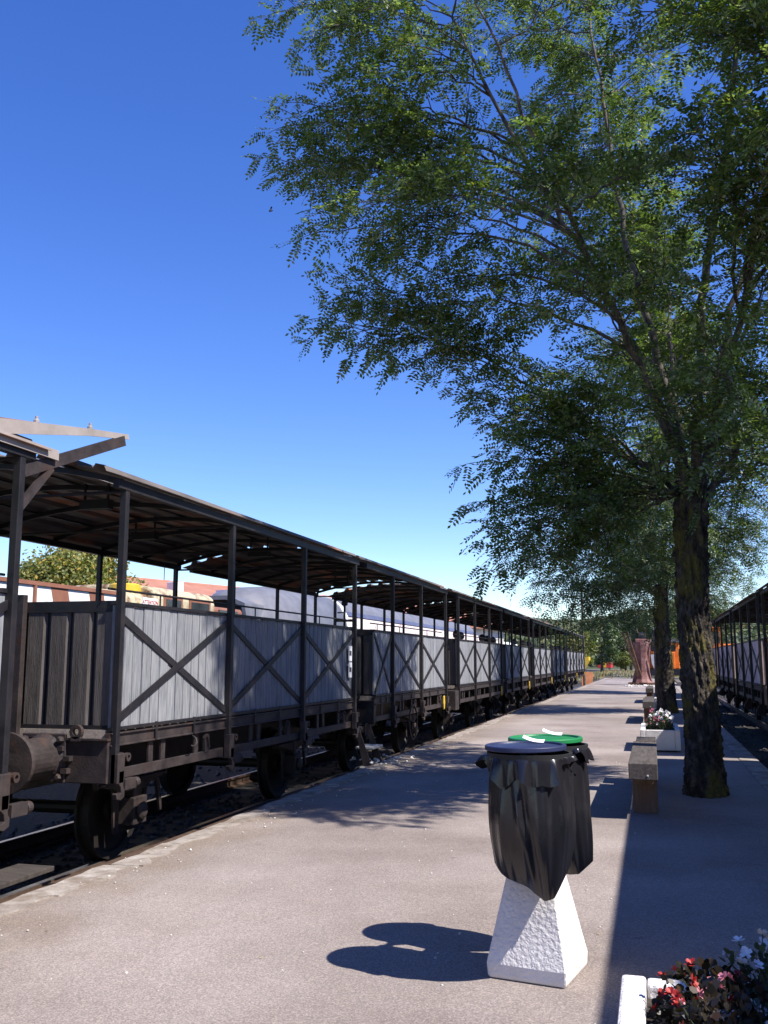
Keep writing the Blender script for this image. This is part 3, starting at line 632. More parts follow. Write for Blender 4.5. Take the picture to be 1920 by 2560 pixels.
# ------------------------------------------------------------------ benches
def bench(label, y0):
    t = thing('bench', label, 'bench', (-.125, y0, 0), 0, 'heavy timber benches along the platform')
    obj('seat_beam', MB().box(-.135, .135, 0, 2.62, .375, .53), 'bench', t, bevel=.008)
    obj('seat_beam', MB().box(-.105, .130, 2.70, 3.3, .38, .535), 'bench', t, bevel=.008)
    obj('seat_rail', MB().box(-.09, .09, .35, 3.05, .30, .374), 'bench_leg', t)
    for yy in (.50, 2.45):
        obj('leg', MB().box(-.115, .125, yy, yy+.10, 0, .374), 'bench_leg', t, bevel=.006)
    obj('bolt', MB().lathe([(0, 0), (.010, 0), (.009, .004), (0, .006)], (.04, 0, .415), (0, -1, 0), 14), 'lightgrey', t)
    return t
bench('nearest timber bench, behind the litter bin', 9.72)
bench('middle timber bench, just behind the white planter', 24.1)
bench('farthest small timber bench, in front of the rusty machine', 35.6)

# ------------------------------------------------------------------ flower troughs
def flower_mesh(pts, rg, size, petals=9):
    Vs, Fs, o = [], [], 0
    for p in pts:
        n = unit(rg.normal(0, 1, 3)*.55+np.array([-.1, -.3, .9])); a = unit(np.cross(n, [0, .3, 1])); b = np.cross(n, a); s0 = size*rg.uniform(.7, 1.2)
        for k in range(petals):
            th = 2*np.pi*k/petals+rg.uniform(-.2, .2); d = a*math.cos(th)+b*math.sin(th); e = np.cross(n, d); s = s0*(1 if k % 2 else .68); lift = .12 if k % 2 else .5
            q = [p, p+d*s*.45+e*s*.36+n*s*lift*.5, p+d*s*.95+e*s*.28+n*s*lift*1.6, p+d*s*.95-e*s*.28+n*s*lift*1.3, p+d*s*.45-e*s*.36+n*s*lift*.5]
            Vs += q; Fs.append([o, o+1, o+2, o+3, o+4]); o += 5
    return np.array(Vs), np.array(Fs)
def trough(label, x0, x1, y0, y1, h, cols, seed, size, nfl, tall=.3, parts=True):
    rg = np.random.default_rng(seed); t = thing('flower_trough', label, 'planter', ((x0+x1)/2, (y0+y1)/2, 0), 0, 'white concrete flower troughs'); hx, hy = (x1-x0)/2, (y1-y0)/2; k = .085
    m = MB().box(-hx, -hx+k, -hy, hy, .03, h); obj('side_wall', m, 'concrete_white', t, bevel=.012)
    m = MB().box(hx-k, hx, -hy, hy, .03, h); obj('side_wall', m, 'concrete_white', t, bevel=.012)
    for s in (-1, 1):
        ya, yb = (-hy+.002, -hy+k) if s < 0 else (hy-k, hy-.002)
        obj('end_wall', MB().box(-hx+k+.003, hx-k-.003, ya, yb, .03, h-.004), 'concrete_white', t, bevel=.01)
    for s in (-1, 1): obj('foot', MB().box(-hx+.05, hx-.05, s*hy*.6-.06, s*hy*.6+.06, 0, .032), 'kerb', t)
    obj('soil', MB().box(-hx+k, hx-k, -hy+k, hy-k, .05, h-.05), 'soil', t)
    # plants: stems + leaves, and blooms grouped by plant
    npl = max(3, nfl//16)
    for i in range(npl):
        sx = -1 if i % 2 else 1
        c = np.array([sx*rg.uniform(.08, .55)*(hx-k)*.9, -hy+k+.06+(2*hy-2*k-.12)*(i+.5)/npl, h-.06]); hh = tall*rg.uniform(.75, 1.1); rr_ = min(.17, hx*.42)
        Vs, Fs, o = [], [], 0
        for q in range(620):
            d = unit(rg.normal(0, 1, 3)); d[2] = abs(d[2]); rad = rg.random()**.4; p = c+d*np.array([rr_, rr_, hh])*rad
            e = unit(d*.6+rg.normal(0, .7, 3)); n = unit(np.cross(e, rg.normal(0, 1, 3))); s = rg.uniform(.018, .036)
            Vs += [p, p+e*s*.35+n*s*.4, p+e*s*.8+n*s*.28, p+e*s, p+e*s*.8-n*s*.28, p+e*s*.35-n*s*.4]; Fs.append([o+a for a in range(6)]); o += 6
        lm = 'leaf_begonia' if cols[i % len(cols)] in ('fl_red', 'fl_pink') else 'leaf_dark'
        pl_ = obj('plant', npmesh('plant', Vs, Fs, lm), lm, t); pl_['kind'] = 'stuff'
        st = MB(); fl = []
        for _ in range(nfl//npl):
            d = unit(rg.normal(0, 1, 3)); d[2] = abs(d[2])+.25; d = unit(d); p = c+d*np.array([rr_, rr_, hh])*rg.uniform(.96, 1.16); fl.append(p); st.tube([c+[0, 0, .02], c+(p-c)*.6+[0, 0, .02], p], .0022, 3, False)
        obj('stem', st, 'leaf_dark', pl_, fix=False)['kind'] = 'stuff'
        ci = cols[i % len(cols)]
        v, f = flower_mesh(fl, rg, size); obj('blossom', npmesh('blossom', v, f, ci), ci, pl_)['kind'] = 'stuff'
    return t
M['leaf_begonia'] = leafmat('leaf_begonia', (.010, .009, .006), (.026, .018, .010), .2, .5)
for nm, c in (('fl_white', (.72, .70, .72)), ('fl_pink', (.55, .20, .24)), ('fl_red', (.33, .014, .010)), ('fl_mauve', (.36, .09, .16))): M[nm] = flat(nm, c, .6)
trough('white trough with red and white flowers in the bottom right corner', -.15, .62, 1.75, 3.72, .40, ['fl_white', 'fl_red', 'fl_white', 'fl_pink', 'fl_white', 'fl_red', 'fl_white', 'fl_red', 'fl_white', 'fl_red', 'fl_white', 'fl_pink'], 3, .021, 250, .25)
trough('white trough with white flowers between the nearest bench and the trunk', -.24, .40, 16.9, 18.7, .36, ['fl_white', 'fl_mauve', 'fl_white', 'fl_white'], 5, .034, 150, .30)
trough('far white trough behind the middle bench', .02, .55, 30.6, 31.9, .36, ['fl_white', 'fl_white'], 6, .05, 30, .25)

# ------------------------------------------------------------------ trees
def leaflets(P, D, N, L, npair, rg, wid=.30):
    """pinnate leaves: base P, direction D, normal N, length L -> vertices, hexagon faces"""
    n = len(P); D = unit(D); N = unit(N-D*(N*D).sum(1, keepdims=True)); S = np.cross(D, N)
    out = []
    spec = [(.18+.76*i/npair, s) for i in range(npair) for s in (-1, 1)]+[(.94, 0)]
    for (t, s) in spec:
        b = P+D*(L*t)[:, None]-N*(L*.16*t*t)[:, None]
        d = unit(D*(.45 if s else 1)+S*s*.95+N*rg.normal(-.10, .16, (n, 1))+rg.normal(0, .06, (n, 3)))
        ll = (L*wid*rg.uniform(.6, .78, n)*(1-.35*abs(t-.5)))[:, None]; e = unit(np.cross(N+rg.normal(0, .22, (n, 3)), d)); wv = ll*.27
        out.append(np.stack([b-d*ll*.04, b+d*ll*.52+e*wv, b+d*ll*1.04, b+d*ll*.52-e*wv], 1))
    V = np.concatenate(out, 0).reshape(-1, 3); F = np.arange(len(V)).reshape(-1, 4); return V, F
def bez(p0, c, p1, n):
    t = np.linspace(0, 1, n)[:, None]; return (1-t)**2*p0+2*t*(1-t)*c+t*t*p1
def robinia(name, label, base, trunk, leaders, targets, seed, tip_len, twn, leafL, npair, trunk_r, fill=1.0, leafmat_='leaf', seg=110, ridge=1.0):
    rg = np.random.default_rng(seed); t = thing(name, label, 'tree', tuple(base)); base = np.array(base, float)
    # trunk with furrowed bark
    tp = np.array(trunk, float); NR, NT = 170, seg
    ss = np.linspace(0, 1, NR); idx = ss*(len(tp)-1); i0 = np.minimum(idx.astype(int), len(tp)-2); fr = (idx-i0)[:, None]
    cen = tp[i0]*(1-fr)+tp[i0+1]*fr; rad = np.interp(idx, range(len(tp)), trunk_r)
    th = np.linspace(0, 2*np.pi, NT, endpoint=False); V = []
    for k in range(NR):
        z = cen[k, 2]; w_ = th+.25*np.sin(1.9*z+2*th)+.12*np.sin(5.3*z+3*th)
        rid = np.abs(np.sin(5.5*w_+.8*np.sin(2.6*z)))**.6*.055+.035*np.abs(np.sin(9*w_+1.7*z+np.sin(7*z+3*th)))+.022*np.sin(13*th+9*z)+.03*np.sin(3*th+1.1*z)+.03*np.sin(7*th+11*z+2*np.sin(5*z))*np.sin(23*z+4*th)+rg.normal(0, .016, NT)
        rr = rad[k]*(1+ridge*(rid-.05)*1.4); V.append(np.stack([cen[k, 0]+rr*np.cos(th), cen[k, 1]+rr*np.sin(th), np.full(NT, z)], 1))
    V = np.concatenate(V); F = [[k*NT+j, k*NT+(j+1) % NT, (k+1)*NT+(j+1) % NT, (k+1)*NT+j] for k in range(NR-1) for j in range(NT)]
    obj('trunk', npmesh('trunk', V, F, 'bark'), 'bark', t, smooth=True)
    limbs = MB(); LP = []
    for (pts, ra, rb) in leaders:
        p = np.array(pts, float); q = []
        for a in range(len(p)-1):
            for s in np.linspace(0, 1, 6, endpoint=False): q.append(p[a]*(1-s)+p[a+1]*s)
        q.append(p[-1]); q = np.array(q)
        for _ in range(3): q[1:-1] = (q[:-2]+q[1:-1]*2+q[2:])/4
        q[1:-1] += rg.normal(0, .02, q[1:-1].shape); rr = np.linspace(ra*.8, rb*.7, len(q)); limbs.tube(q, list(rr), 9); LP += [(x, r_) for x, r_ in zip(q[2:], rr[2:])]
    lx = np.array([a for a, _ in LP]); lr = np.array([b for _, b in LP])
    lP, lD, lN, lL = [], [], [], []; twigs = MB()
    for T in targets:
        T = np.array(T, float); dd = np.linalg.norm(lx-T, axis=1)+2.2*np.maximum(0, lx[:, 2]-T[2]+.35*np.linalg.norm((lx-T)[:, :2], axis=1)); i = int(np.argmin(dd)); p0 = lx[i]
        ln = np.linalg.norm(T-p0); c = p0+(T-p0)*.5+np.array([0, 0, .16*ln])+rg.normal(0, .07*ln, 3)
        q = bez(p0, c, T, 12); q[1:-1] += rg.normal(0, .02, (10, 3)); r0_ = min(lr[i]*.7, .008+.008*ln); limbs.tube(q, list(np.linspace(r0_, .005, 12)), 6)
        nside = max(3, int(twn*ln*rg.uniform(.85, 1.15)/1.0)+4); s0 = .25 if ln < 2 else .38
        for s in np.concatenate([np.linspace(s0, .99, nside), [1.]]):
            j = s*11; a = min(int(j), 10); p = q[a]*(1-(j-a))+q[a+1]*(j-a); tg = unit(q[a+1]-q[a])
            rd = unit(np.cross(tg, rg.normal(0, 1, 3))*np.array([1, 1, .55])); sp = .25 if s > .995 else rg.uniform(.55, 1.1)
            d = unit(tg*(1-.35*sp)+rd*sp+np.array([0, 0, rg.uniform(-.15, .25)])); l_ = tip_len*rg.uniform(.6, 1.15)*(1.15-.45*s)
            e = p+d*l_; cc = p+d*l_*.55+np.array([0, 0, .08*l_]); e = e-np.array([0, 0, .10*l_]); tw = bez(p, cc, e, 6); twigs.tube(tw, [.008, .007, .006, .005, .004, .003], 3, False)
            nl = max(3, int(l_*13*fill*rg.uniform(.8, 1.2)))
            u = np.concatenate([np.linspace(.15, .98, nl), [1, 1, 1]])
            for k, uu in enumerate(u):
                jj = uu*5; b = min(int(jj), 4); pp = tw[b]*(1-(jj-b))+tw[b+1]*(jj-b); tt = unit(tw[b+1]-tw[b])
                sd_ = unit(np.cross(tt, [0, 0, 1])+1e-6)*(1 if k % 2 else -1)
                dl = unit(tt*rg.uniform(.3, .9)+sd_*rg.uniform(.4, 1.1)+np.array([0, 0, rg.uniform(-.55, .3)])+rg.normal(0, .15, 3))
                lP.append(pp); lD.append(dl); lN.append(unit(np.array([0, 0, 1.])+rg.normal(0, .45, 3))); lL.append(leafL*rg.uniform(.7, 1.15))
    obj('limbs', limbs, 'twig', t, smooth=True, fix=False); obj('twigs', twigs, 'twig', t, fix=False)['kind'] = 'stuff'
    V, F = leaflets(np.array(lP), np.array(lD), np.array(lN), np.array(lL), npair, rg)
    cr = obj('crown', npmesh('crown', V, F, leafmat_), leafmat_, t); cr['kind'] = 'stuff'
    print(name, 'leaves', len(lP), 'leaflets', len(F)); return t

# big robinia: coordinates relative to its foot (0.52, 11.72)
B1 = np.array([.52, 11.72, 0])
def rel(p, b=B1): return tuple(np.array(p, float)-b)
rg = np.random.default_rng(21)
lead = [
    ([(.02, 0, 3.2), (-.25, .05, 4.4), (-.75, -.1, 5.7), (-1.35, -.2, 6.9), (-2.1, -.4, 8.4), (-2.7, -.5, 9.8)], .085, .02),
    ([(.0, 0, 3.2), (-.15, .3, 4.6), (-.55, .6, 6.4), (-.8, .8, 8.4), (-1.0, 1.0, 10.6)], .085, .02),
    ([(.03, 0, 3.2), (.12, -.15, 4.4), (.25, -.3, 5.9), (.6, -.5, 7.6), (.85, -.6, 9.6), (.9, -.6, 11.2)], .09, .02),
    ([(.05, 0, 3.2), (.32, .1, 4.4), (.55, .1, 5.6), (1.15, .2, 7.6), (1.9, .3, 9.8)], .075, .02),
    ([(.05, .0, 3.2), (.7, .4, 4.2), (1.6, .9, 5.4), (2.8, 1.4, 7.2)], .06, .02),
    ([(0, 0, 3.2), (-.5, .5, 4.0), (-1.3, .9, 4.6), (-2.0, 1.2, 5.0)], .05, .015),
    ([(0, 0, 3.3), (-.3, -.5, 4.4), (-.9, -1.3, 5.6), (-1.5, -2.2, 7.0), (-2.0, -2.8, 8.2)], .06, .015),
    ([(0, 0, 3.3), (.4, -.6, 4.6), (.8, -1.7, 6.2), (1.1, -2.8, 7.6), (1.2, -3.6, 8.4)], .06, .015),
    ([(0, 0, 3.4), (-.1, .9, 4.8), (-.1, 2.0, 6.2), (0, 3.2, 7.6)], .06, .015),
]
tg = []
# sprays that make the outline on the sky (left side)
for p in [(-4.35, 11.3, 8.67), (-3.99, 11.2, 8.82), (-4.48, 11.3, 8.15), (-4.04, 11.2, 7.83), (-3.56, 11.1, 8.3), (-3.4, 11.2, 7.81), (-2.91, 11.0, 7.89),
          (-4.41, 11.4, 10.48), (-3.8, 11.2, 9.94), (-3.22, 11.0, 9.1), (-3.66, 11.6, 10.33), (-2.8, 10.8, 8.45), (-2.5, 10.6, 9.03), (-3.0, 10.6, 9.7), (-4.0, 11.3, 10.9),
          (-3.58, 10.8, 6.82), (-3.22, 10.8, 7.08), (-2.77, 10.7, 6.79), (-2.37, 10.7, 7.04),
          (-3.7, 11.0, 5.75), (-3.42, 10.9, 6.05), (-3.21, 11.0, 5.52), (-2.89, 10.9, 5.81), (-2.5, 11.0, 5.57), (-2.42, 10.9, 6.06), (-2.04, 11.0, 5.82),
          (-1.68, 11.5, 4.89), (-1.78, 11.4, 4.63), (-1.34, 11.6, 5.07), (-1.58, 11.5, 4.29), (-1.27, 11.3, 4.4), (-1.71, 11.6, 3.91), (-1.29, 11.4, 3.79), (-1.72, 11.6, 3.39), (-1.43, 11.5, 3.14), (-1.58, 11.7, 2.88), (-1.18, 11.6, 2.75),
          (-1.03, 11.4, 3.22), (-0.94, 11.8, 3.74), (-0.74, 11.5, 4.12), (-0.94, 11.4, 4.57), (-0.59, 11.3, 3.35), (-0.5, 11.2, 4.49), (-0.75, 11.9, 2.88), (-0.31, 11.2, 3.86), (-0.4, 11.6, 3.17)]:
    tg.append(rel(p))
# filling sprays through the crown
for _ in range(150):
    a = rg.uniform(0, 2*np.pi); z = rg.uniform(3.6, 12.6)
    Rz = np.interp(z, [2.5, 4, 5.5, 7.5, 9.5, 11.5, 13], [1.3, 2.4, 3.4, 4.6, 5.0, 4.5, 2.6]); r_ = Rz*math.sqrt(rg.uniform(.12, 1))
    x, y_ = r_*math.cos(a), r_*math.sin(a)*(.72 if math.sin(a) < 0 else 1.1)
    if x < -1.9 and z < 7.8 or x < -2.9 or z < 5.2 and x < -.2: continue
    tg.append((x+.15, y_, z))
for p in [(1.2, -.6, 4.0), (1.6, .3, 4.4), (.9, .5, 4.4), (1.9, -.4, 5.2), (.6, -.7, 4.6), (.2, -.9, 5.0), (1.4, .8, 5.6), (2.3, .2, 6.2), (-.4, -1.2, 4.4), (-.9, -.8, 5.0), (.4, .4, 4.0), (-.4, .6, 4.2), (.9, -1.6, 7.0), (1.6, -1.8, 8.4), (.2, -2.2, 7.8), (-.8, -2.4, 9.2), (.6, -2.6, 9.6), (1.8, -.9, 9.8), (1.2, .2, 8.6), (-1.2, -.9, 7.6)]: tg.append(p)
tg = [p for p in tg if not (2 < p[2] < 8.5 and math.hypot(p[0]-.8*(p[2]-1.45), p[1]+.2*(p[2]-1.45)) < .95)]  # gap cut in the crown so sun reaches the lower trunk
for _ in range(24): tg.append((rg.uniform(-.3, 2.4), rg.uniform(-3.9, -2.2), rg.uniform(5.8, 9.0)))  # front sprays added to dapple the platform and thicken the crown
for _ in range(18): tg.append((rg.uniform(-1.3, 1.2), rg.uniform(2.4, 4.8), rg.uniform(5.8, 9.2)))  # rear sprays added to shade the second wagon
tg += [(1.6, -.4, 5.0), (2.2, -.5, 5.7), (1.3, -.3, 4.6), (2.0, -.2, 5.3), (2.6, -.7, 6.1), (1.0, -.4, 4.3), (1.9, -.7, 5.6)]  # extra sprays added to block sun from the upper trunk
robinia('robinia_tree', 'big leafy robinia with mossy furrowed trunk, nearest tree', B1, [(0, 0, -.05), (0, 0, .15), (0, 0, .5), (-.02, 0, 1.2), (-.05, 0, 2.0), (-.03, 0, 2.8), (0, 0, 3.3), (.03, 0, 3.75)], lead, tg, 33, .72, 5.0, .33, 6,
        [.225, .205, .185, .172, .165, .168, .18, .12], fill=.84, ridge=1.7)
# second and third robinias
lead2 = [([(0, 0, 3.0), (-.3, .1, 4.2), (-.9, .2, 5.6), (-1.4, .3, 7.0)], .09, .02), ([(0, 0, 3.0), (.15, 0, 4.6), (.3, .2, 6.4), (.3, .2, 8.0)], .1, .02), ([(0, 0, 3.0), (.5, -.2, 4.2), (1.2, -.3, 5.6), (1.9, -.3, 6.6)], .08, .02), ([(0, 0, 2.8), (-.8, -.1, 3.3), (-1.7, -.1, 3.7)], .05, .02)]
tg2 = [(-3.6, 0, 3.6), (-3.1, .2, 3.2), (-2.6, -.3, 2.7), (-2.9, 0, 4.3), (-2.0, -.4, 2.6), (-1.4, -.6, 2.5), (-2.2, .2, 3.4), (2.4, -.2, 4.4), (2.9, 0, 5.2), (2.2, .3, 3.9), (1.5, -.5, 3.4), (.8, -.8, 2.9), (.5, .9, 3.0), (-.6, -.9, 2.6), (3.2, .2, 6.0)]
for p in [(-2.6, -.2, 3.0), (-1.9, -.5, 3.2), (-1.5, .4, 3.0), (-1.0, -.5, 3.2), (-2.4, .5, 3.9), (-1.0, .5, 3.8), (-.4, -.6, 3.5), (-3.2, -.2, 4.8), (-2.6, .3, 5.4), (1.0, .4, 4.0), (1.4, -.2, 4.6), (-.9, -.2, 2.3), (-1.7, .1, 2.2), (-2.1, 0, 2.9)]: tg2.append(p)
for _ in range(80):
    a = rg.uniform(0, 6.28); z = rg.uniform(3.2, 9.0); Rz = np.interp(z, [3, 4.5, 6.5, 8, 9.2], [2.0, 2.9, 3.3, 2.8, 1.5])*math.sqrt(rg.uniform(.1, 1)); tg2.append((Rz*math.cos(a), Rz*math.sin(a), z))
r2 = robinia('robinia_tree', 'second robinia along the platform, its trunk just left of the big one', (.36, 29.45, 0), [(0, 0, -.05), (0, 0, .2), (0, 0, .7), (-.03, 0, 1.6), (-.05, 0, 2.4), (0, 0, 3.1)], lead2, tg2, 44, .9, 5.0, .36, 4, [.27, .23, .20, .18, .18, .15], fill=.85, leafmat_='leaf2', seg=40); r2.scale = (1.18, 1.12, 1.2)
copy_tree(r2, 'third robinia, farthest along the platform near the rusty machine', (.55, 46.5, 0), R(150)).scale = (1.1, 1.1, 1.25)

# leafy background trees: many leaf faces gathered in clumps
def leafy(name, label, loc, h, rx, rz_, zc, mat, seed, n=9000, leaf=.22, group=None, trunk=True, cl=46):
    rg = np.random.default_rng(seed); t = thing(name, label, 'tree', loc, 0, group)
    if trunk:
        m = MB().tube([(0, 0, -.6), (0, 0, h*.25), (.1, .05, h*.5), (.12, 0, h*.7)], [h*.025, h*.018, h*.011, h*.003], 9)
        for k in range(7):
            a = rg.uniform(0, 6.28); z = h*rg.uniform(.25, .55); m.tube([(0, 0, z), (rx*.35*math.cos(a), rx*.35*math.sin(a), z+h*.1), (rx*.75*math.cos(a), rx*.75*math.sin(a), z+h*.2)], [h*.012, h*.008, h*.003], 6)
        obj('trunk', m, 'twig', t, smooth=True, fix=False)
    d = unit(rg.normal(0, 1, (cl, 3))); rr = rg.uniform(.35, .95, (cl, 1))**.5; C = d*rr*np.array([rx, rx, rz_])*.82+np.array([0, 0, zc]); cs = rg.uniform(.16, .34, cl)*rx
    w_ = rg.integers(0, cl, n); q = unit(rg.normal(0, 1, (n, 3)))*(rg.random((n, 1))**.45); P = C[w_]+q*cs[w_][:, None]*np.array([1, 1, .75])
    nn = unit(q*.8+rg.normal(0, .6, (n, 3))+np.array([0, 0, .4])); a = unit(np.cross(nn, rg.normal(0, 1, (n, 3)))); b = np.cross(nn, a); s = leaf*rg.uniform(.6, 1.3, (n, 1))
    V = np.stack([P-a*s*.5, P+b*s*.3, P+a*s*.5, P-b*s*.3], 1).reshape(-1, 3); cr = obj('crown', npmesh('crown', V, np.arange(4*n).reshape(-1, 4), mat), mat, t); cr['kind'] = 'stuff'
    return t
leafy('maple_tree', 'round yellow-green tree behind the wagon at the left', (-22.9, 35, -.5), 7.2, 3.1, 2.9, 4.3, 'leaf_autumn', 1, 60000, .16, cl=190)
BG = 'trees standing beyond the end of the platform'
for a in [('bright green bushy tree beside the yellow wagon at the end of the train', (-9.3, 118, -.5), 6.2, 3.4, 3.1, 3.2, 'leaf_yel', 2, 7000, .32),
          ('tall dark tree in the middle distance behind the small railbus', (-5.2, 200, -.5), 13, 6.0, 6, 7, 'leaf_dark', 3, 8000, .5),
          ('dark tree left of the rusty machine, right of the bright bush', (-4.2, 205, -.5), 13, 5, 6, 7.2, 'leaf_dark', 4, 7000, .4),
          ('low pale bush in front of the dark trees', (-6.0, 198, -.5), 5.0, 3.0, 2.3, 2.4, 'leaf_yel', 5, 4000, .36),
          ('dark tree behind the rusty machine', (.8, 125, -.5), 9.5, 4.2, 4.4, 5.3, 'leaf_dark', 6, 8000, .36),
          ('yellowish tree between the second trunk and the big trunk', (4.6, 112, -.5), 8.8, 3.4, 4.2, 4.7, 'leaf_yel', 7, 8000, .34),
          ('tree seen through the right-hand wagons, nearer one', (17, 110, -.5), 8.2, 6, 4, 4.4, 'leaf_yel', 8, 8000, .4),
          ('tree seen through the right-hand wagons, farther one', (27, 130, -.5), 9.5, 7, 4.6, 5, 'leaf2', 9, 8000, .4),
          ('dark tall tree right of the train end against the hill', (-8.5, 175, -.5), 11, 5, 5.2, 5.8, 'leaf2', 10, 8000, .42)]:
    leafy('broadleaf_tree', *a, group=BG)
# wooded hill
rg = np.random.default_rng(77)
nx, ny = 70, 30; X = np.linspace(-260, 260, nx); Y = np.linspace(215, 480, ny); V = []
def hz(x, y_): return -1.2+max(0, (y_-220))/260*30*(.86-.0011*x+.10*math.sin(x*.03)+.06*math.sin(x*.07+1))*(.55+.45*math.exp(-(x/240)**2))
for yv in Y:
    for xv in X: V.append((xv, yv, hz(xv, yv)))
tag(obj('hill', MB().add(V, [(j*nx+i, j*nx+i+1, (j+1)*nx+i+1, (j+1)*nx+i) for j in range(ny-1) for i in range(nx-1)]), 'hill', smooth=True), kind='structure')
P = []; 
for _ in range(1500):
    x, yv = rg.uniform(-170, 130), 222+rg.random()**1.3*150
    r_ = rg.uniform(2.0, 4.0); h_ = rg.uniform(3, 6.5); n = 70
    q = unit(rg.normal(0, 1, (n, 3)))*(rg.random((n, 1))**.35); P.append(q*np.array([r_, r_, r_*1.05])+np.array([x, yv, hz(x, yv)+h_*.5]))
P = np.concatenate(P); n = len(P); nn = unit(rg.normal(0, 1, (n, 3))+[0, -.4, .5]); a = unit(np.cross(nn, rg.normal(0, 1, (n, 3)))); b = np.cross(nn, a); s = rg.uniform(.7, 1.5, (n, 1))
V = np.stack([P-a*s*.5, P+b*s*.4, P+a*s*.5, P-b*s*.4], 1).reshape(-1, 3)
tag(obj('hill_forest', npmesh('hill_forest', V, np.arange(4*n).reshape(-1, 4), 'leaf_hill'), 'leaf_hill'), 'hazy green wood covering the low hill on the horizon', 'forest', kind='stuff')
# dry grass beyond the platform end
n = 2200; P = np.stack([np.concatenate([rg.uniform(-20, -5, n//2), rg.uniform(-9, 8, n-n//2)]), np.concatenate([rg.uniform(86, 150, n//2), rg.uniform(112, 190, n-n//2)]), np.full(n, -.5)], 1); h_ = rg.uniform(.15, .45, (n, 1)); a = rg.uniform(0, 6.28, n); sx = np.stack([np.cos(a), np.sin(a), 0*a], 1)*.09
V = np.stack([P-sx, P+sx, P+sx*.3+np.array([0, 0, 1])*h_, P-sx*.3+np.array([0, 0, 1])*h_], 1).reshape(-1, 3)
tag(obj('dry_grass', npmesh('dry_grass', V, np.arange(4*n).reshape(-1, 4), 'grass'), 'grass'), 'dry grass tufts in the yard beyond the platform', 'grass', kind='stuff')

# ------------------------------------------------------------------ left background: vehicles and house seen over the wagon sides
cl_ = thing('cream_locomotive', 'cream and yellow rusty shunting locomotive behind the wagon side', 'locomotive', (-12.4, 18.4, 0))
body = [(-1.4, .5), (1.4, .5), (1.4, 2.92), (1.35, 3.10), (1.18, 3.2), (.6, 3.27), (-.6, 3.27), (-1.18, 3.2), (-1.35, 3.10), (-1.4, 2.92)]
obj('hood', MB().prism([(a*.93, b-.18) for a, b in body], 'y', .3, 1.6), 'cream', cl_, bevel=.05)
obj('cab', MB().prism(body, 'y', 1.6, 4.8), 'cream', cl_, bevel=.06)
obj('rear_hood', MB().prism([(a*.9, min(b, 3.02)-.1) for a, b in body], 'y', 4.8, 6.9), 'redbrown', cl_, bevel=.05)
obj('roof_vent', MB().lathe([(0, .0), (.34, 0), (.36, .05), (.36, .2), (.3, .23), (0, .23)], (.7, 1.45, 3.02), (0, 0, 1), 24), 'yellow', cl_)
for y0, y1 in ((2.0, 2.95), (3.3, 4.5)):
    f = obj('window', MB().box(1.40, 1.42, y0, y1, 2.3, 3.0), 'redbrown', cl_, bevel=.02); obj('pane', MB().box(1.421, 1.428, y0+.1, y1-.1, 2.4, 2.93), 'glass', f)
obj('window', MB().box(1.255, 1.29, 5.3, 6.5, 2.4, 2.84), 'glass', cl_)
sp = obj('warning_plate', MB().box(1.43, 1.45, .95, 1.65, 2.68, 2.90), 'paper', cl_)
def text(body_, size, loc, rot, mat, parent, name='lettering'):
    cu = bpy.data.curves.new(name, 'FONT'); cu.body = body_; cu.size = size; cu.extrude = .002; cu.align_x = 'CENTER'; cu.align_y = 'CENTER'
    to = bpy.data.objects.new('tmp', cu); COL.objects.link(to); dg = bpy.context.evaluated_depsgraph_get(); me = bpy.data.meshes.new_from_object(to.evaluated_get(dg)); bpy.data.objects.remove(to)
    me.materials.clear(); o = obj(name, me, mat, parent, loc, rot); return o
text('ATTENTION', .125, (1.456, 1.30, 2.80), (R(90), 0, R(90)), 'redprint', sp)
obj('underframe', MB().box(-1.3, 1.3, .2, 7, .2, .5), 'underframe', cl_)
for ya in (1.2, 5.6):
    for s in (-1, 1): obj('wheel', MB().lathe([(.0, -.06), (.45, -.05), (.45, .05), (.48, .07), (.0, .07)], (s*.75, ya, RZ+.45), (-s, 0, 0), 20), 'wheel', cl_)

sw = thing('striped_barrier_wagon', 'white wagon with red-brown diagonal stripes at the far left', 'railway wagon', (-12.4, 11.4, 0))
obj('frame', MB().box(-1.3, 1.3, 0, 7.0, .3, .7), 'underframe', sw)
obj('body', MB().box(-1.38, 1.38, .05, 6.95, .70, 2.88), 'white', sw)
obj('cap_rail', MB().box(-1.42, 1.42, 0, 7, 2.885, 2.96), 'redbrown', sw)
for y0 in (4.6, 5.9):
    obj('diagonal_stripe', MB().prism([(y0, 2.88), (y0+.55, 2.88), (min(y0+1.25, 6.94), .9), (min(y0+.7, 6.9), .9)], 'x', 1.381, 1.388), 'redbrown', sw)
for y0 in (1.5, 3.4, 4.05): obj('stanchion', MB().box(1.39, 1.43, y0, y0+.06, .7, 2.88), 'redbrown', sw)
for ya in (1.4, 5.6):
    for s in (-1, 1): obj('wheel', MB().lathe([(.0, -.06), (.45, -.05), (.45, .05), (.48, .07), (.0, .07)], (s*.75, ya, RZ+.45), (-s, 0, 0), 20), 'wheel', sw)

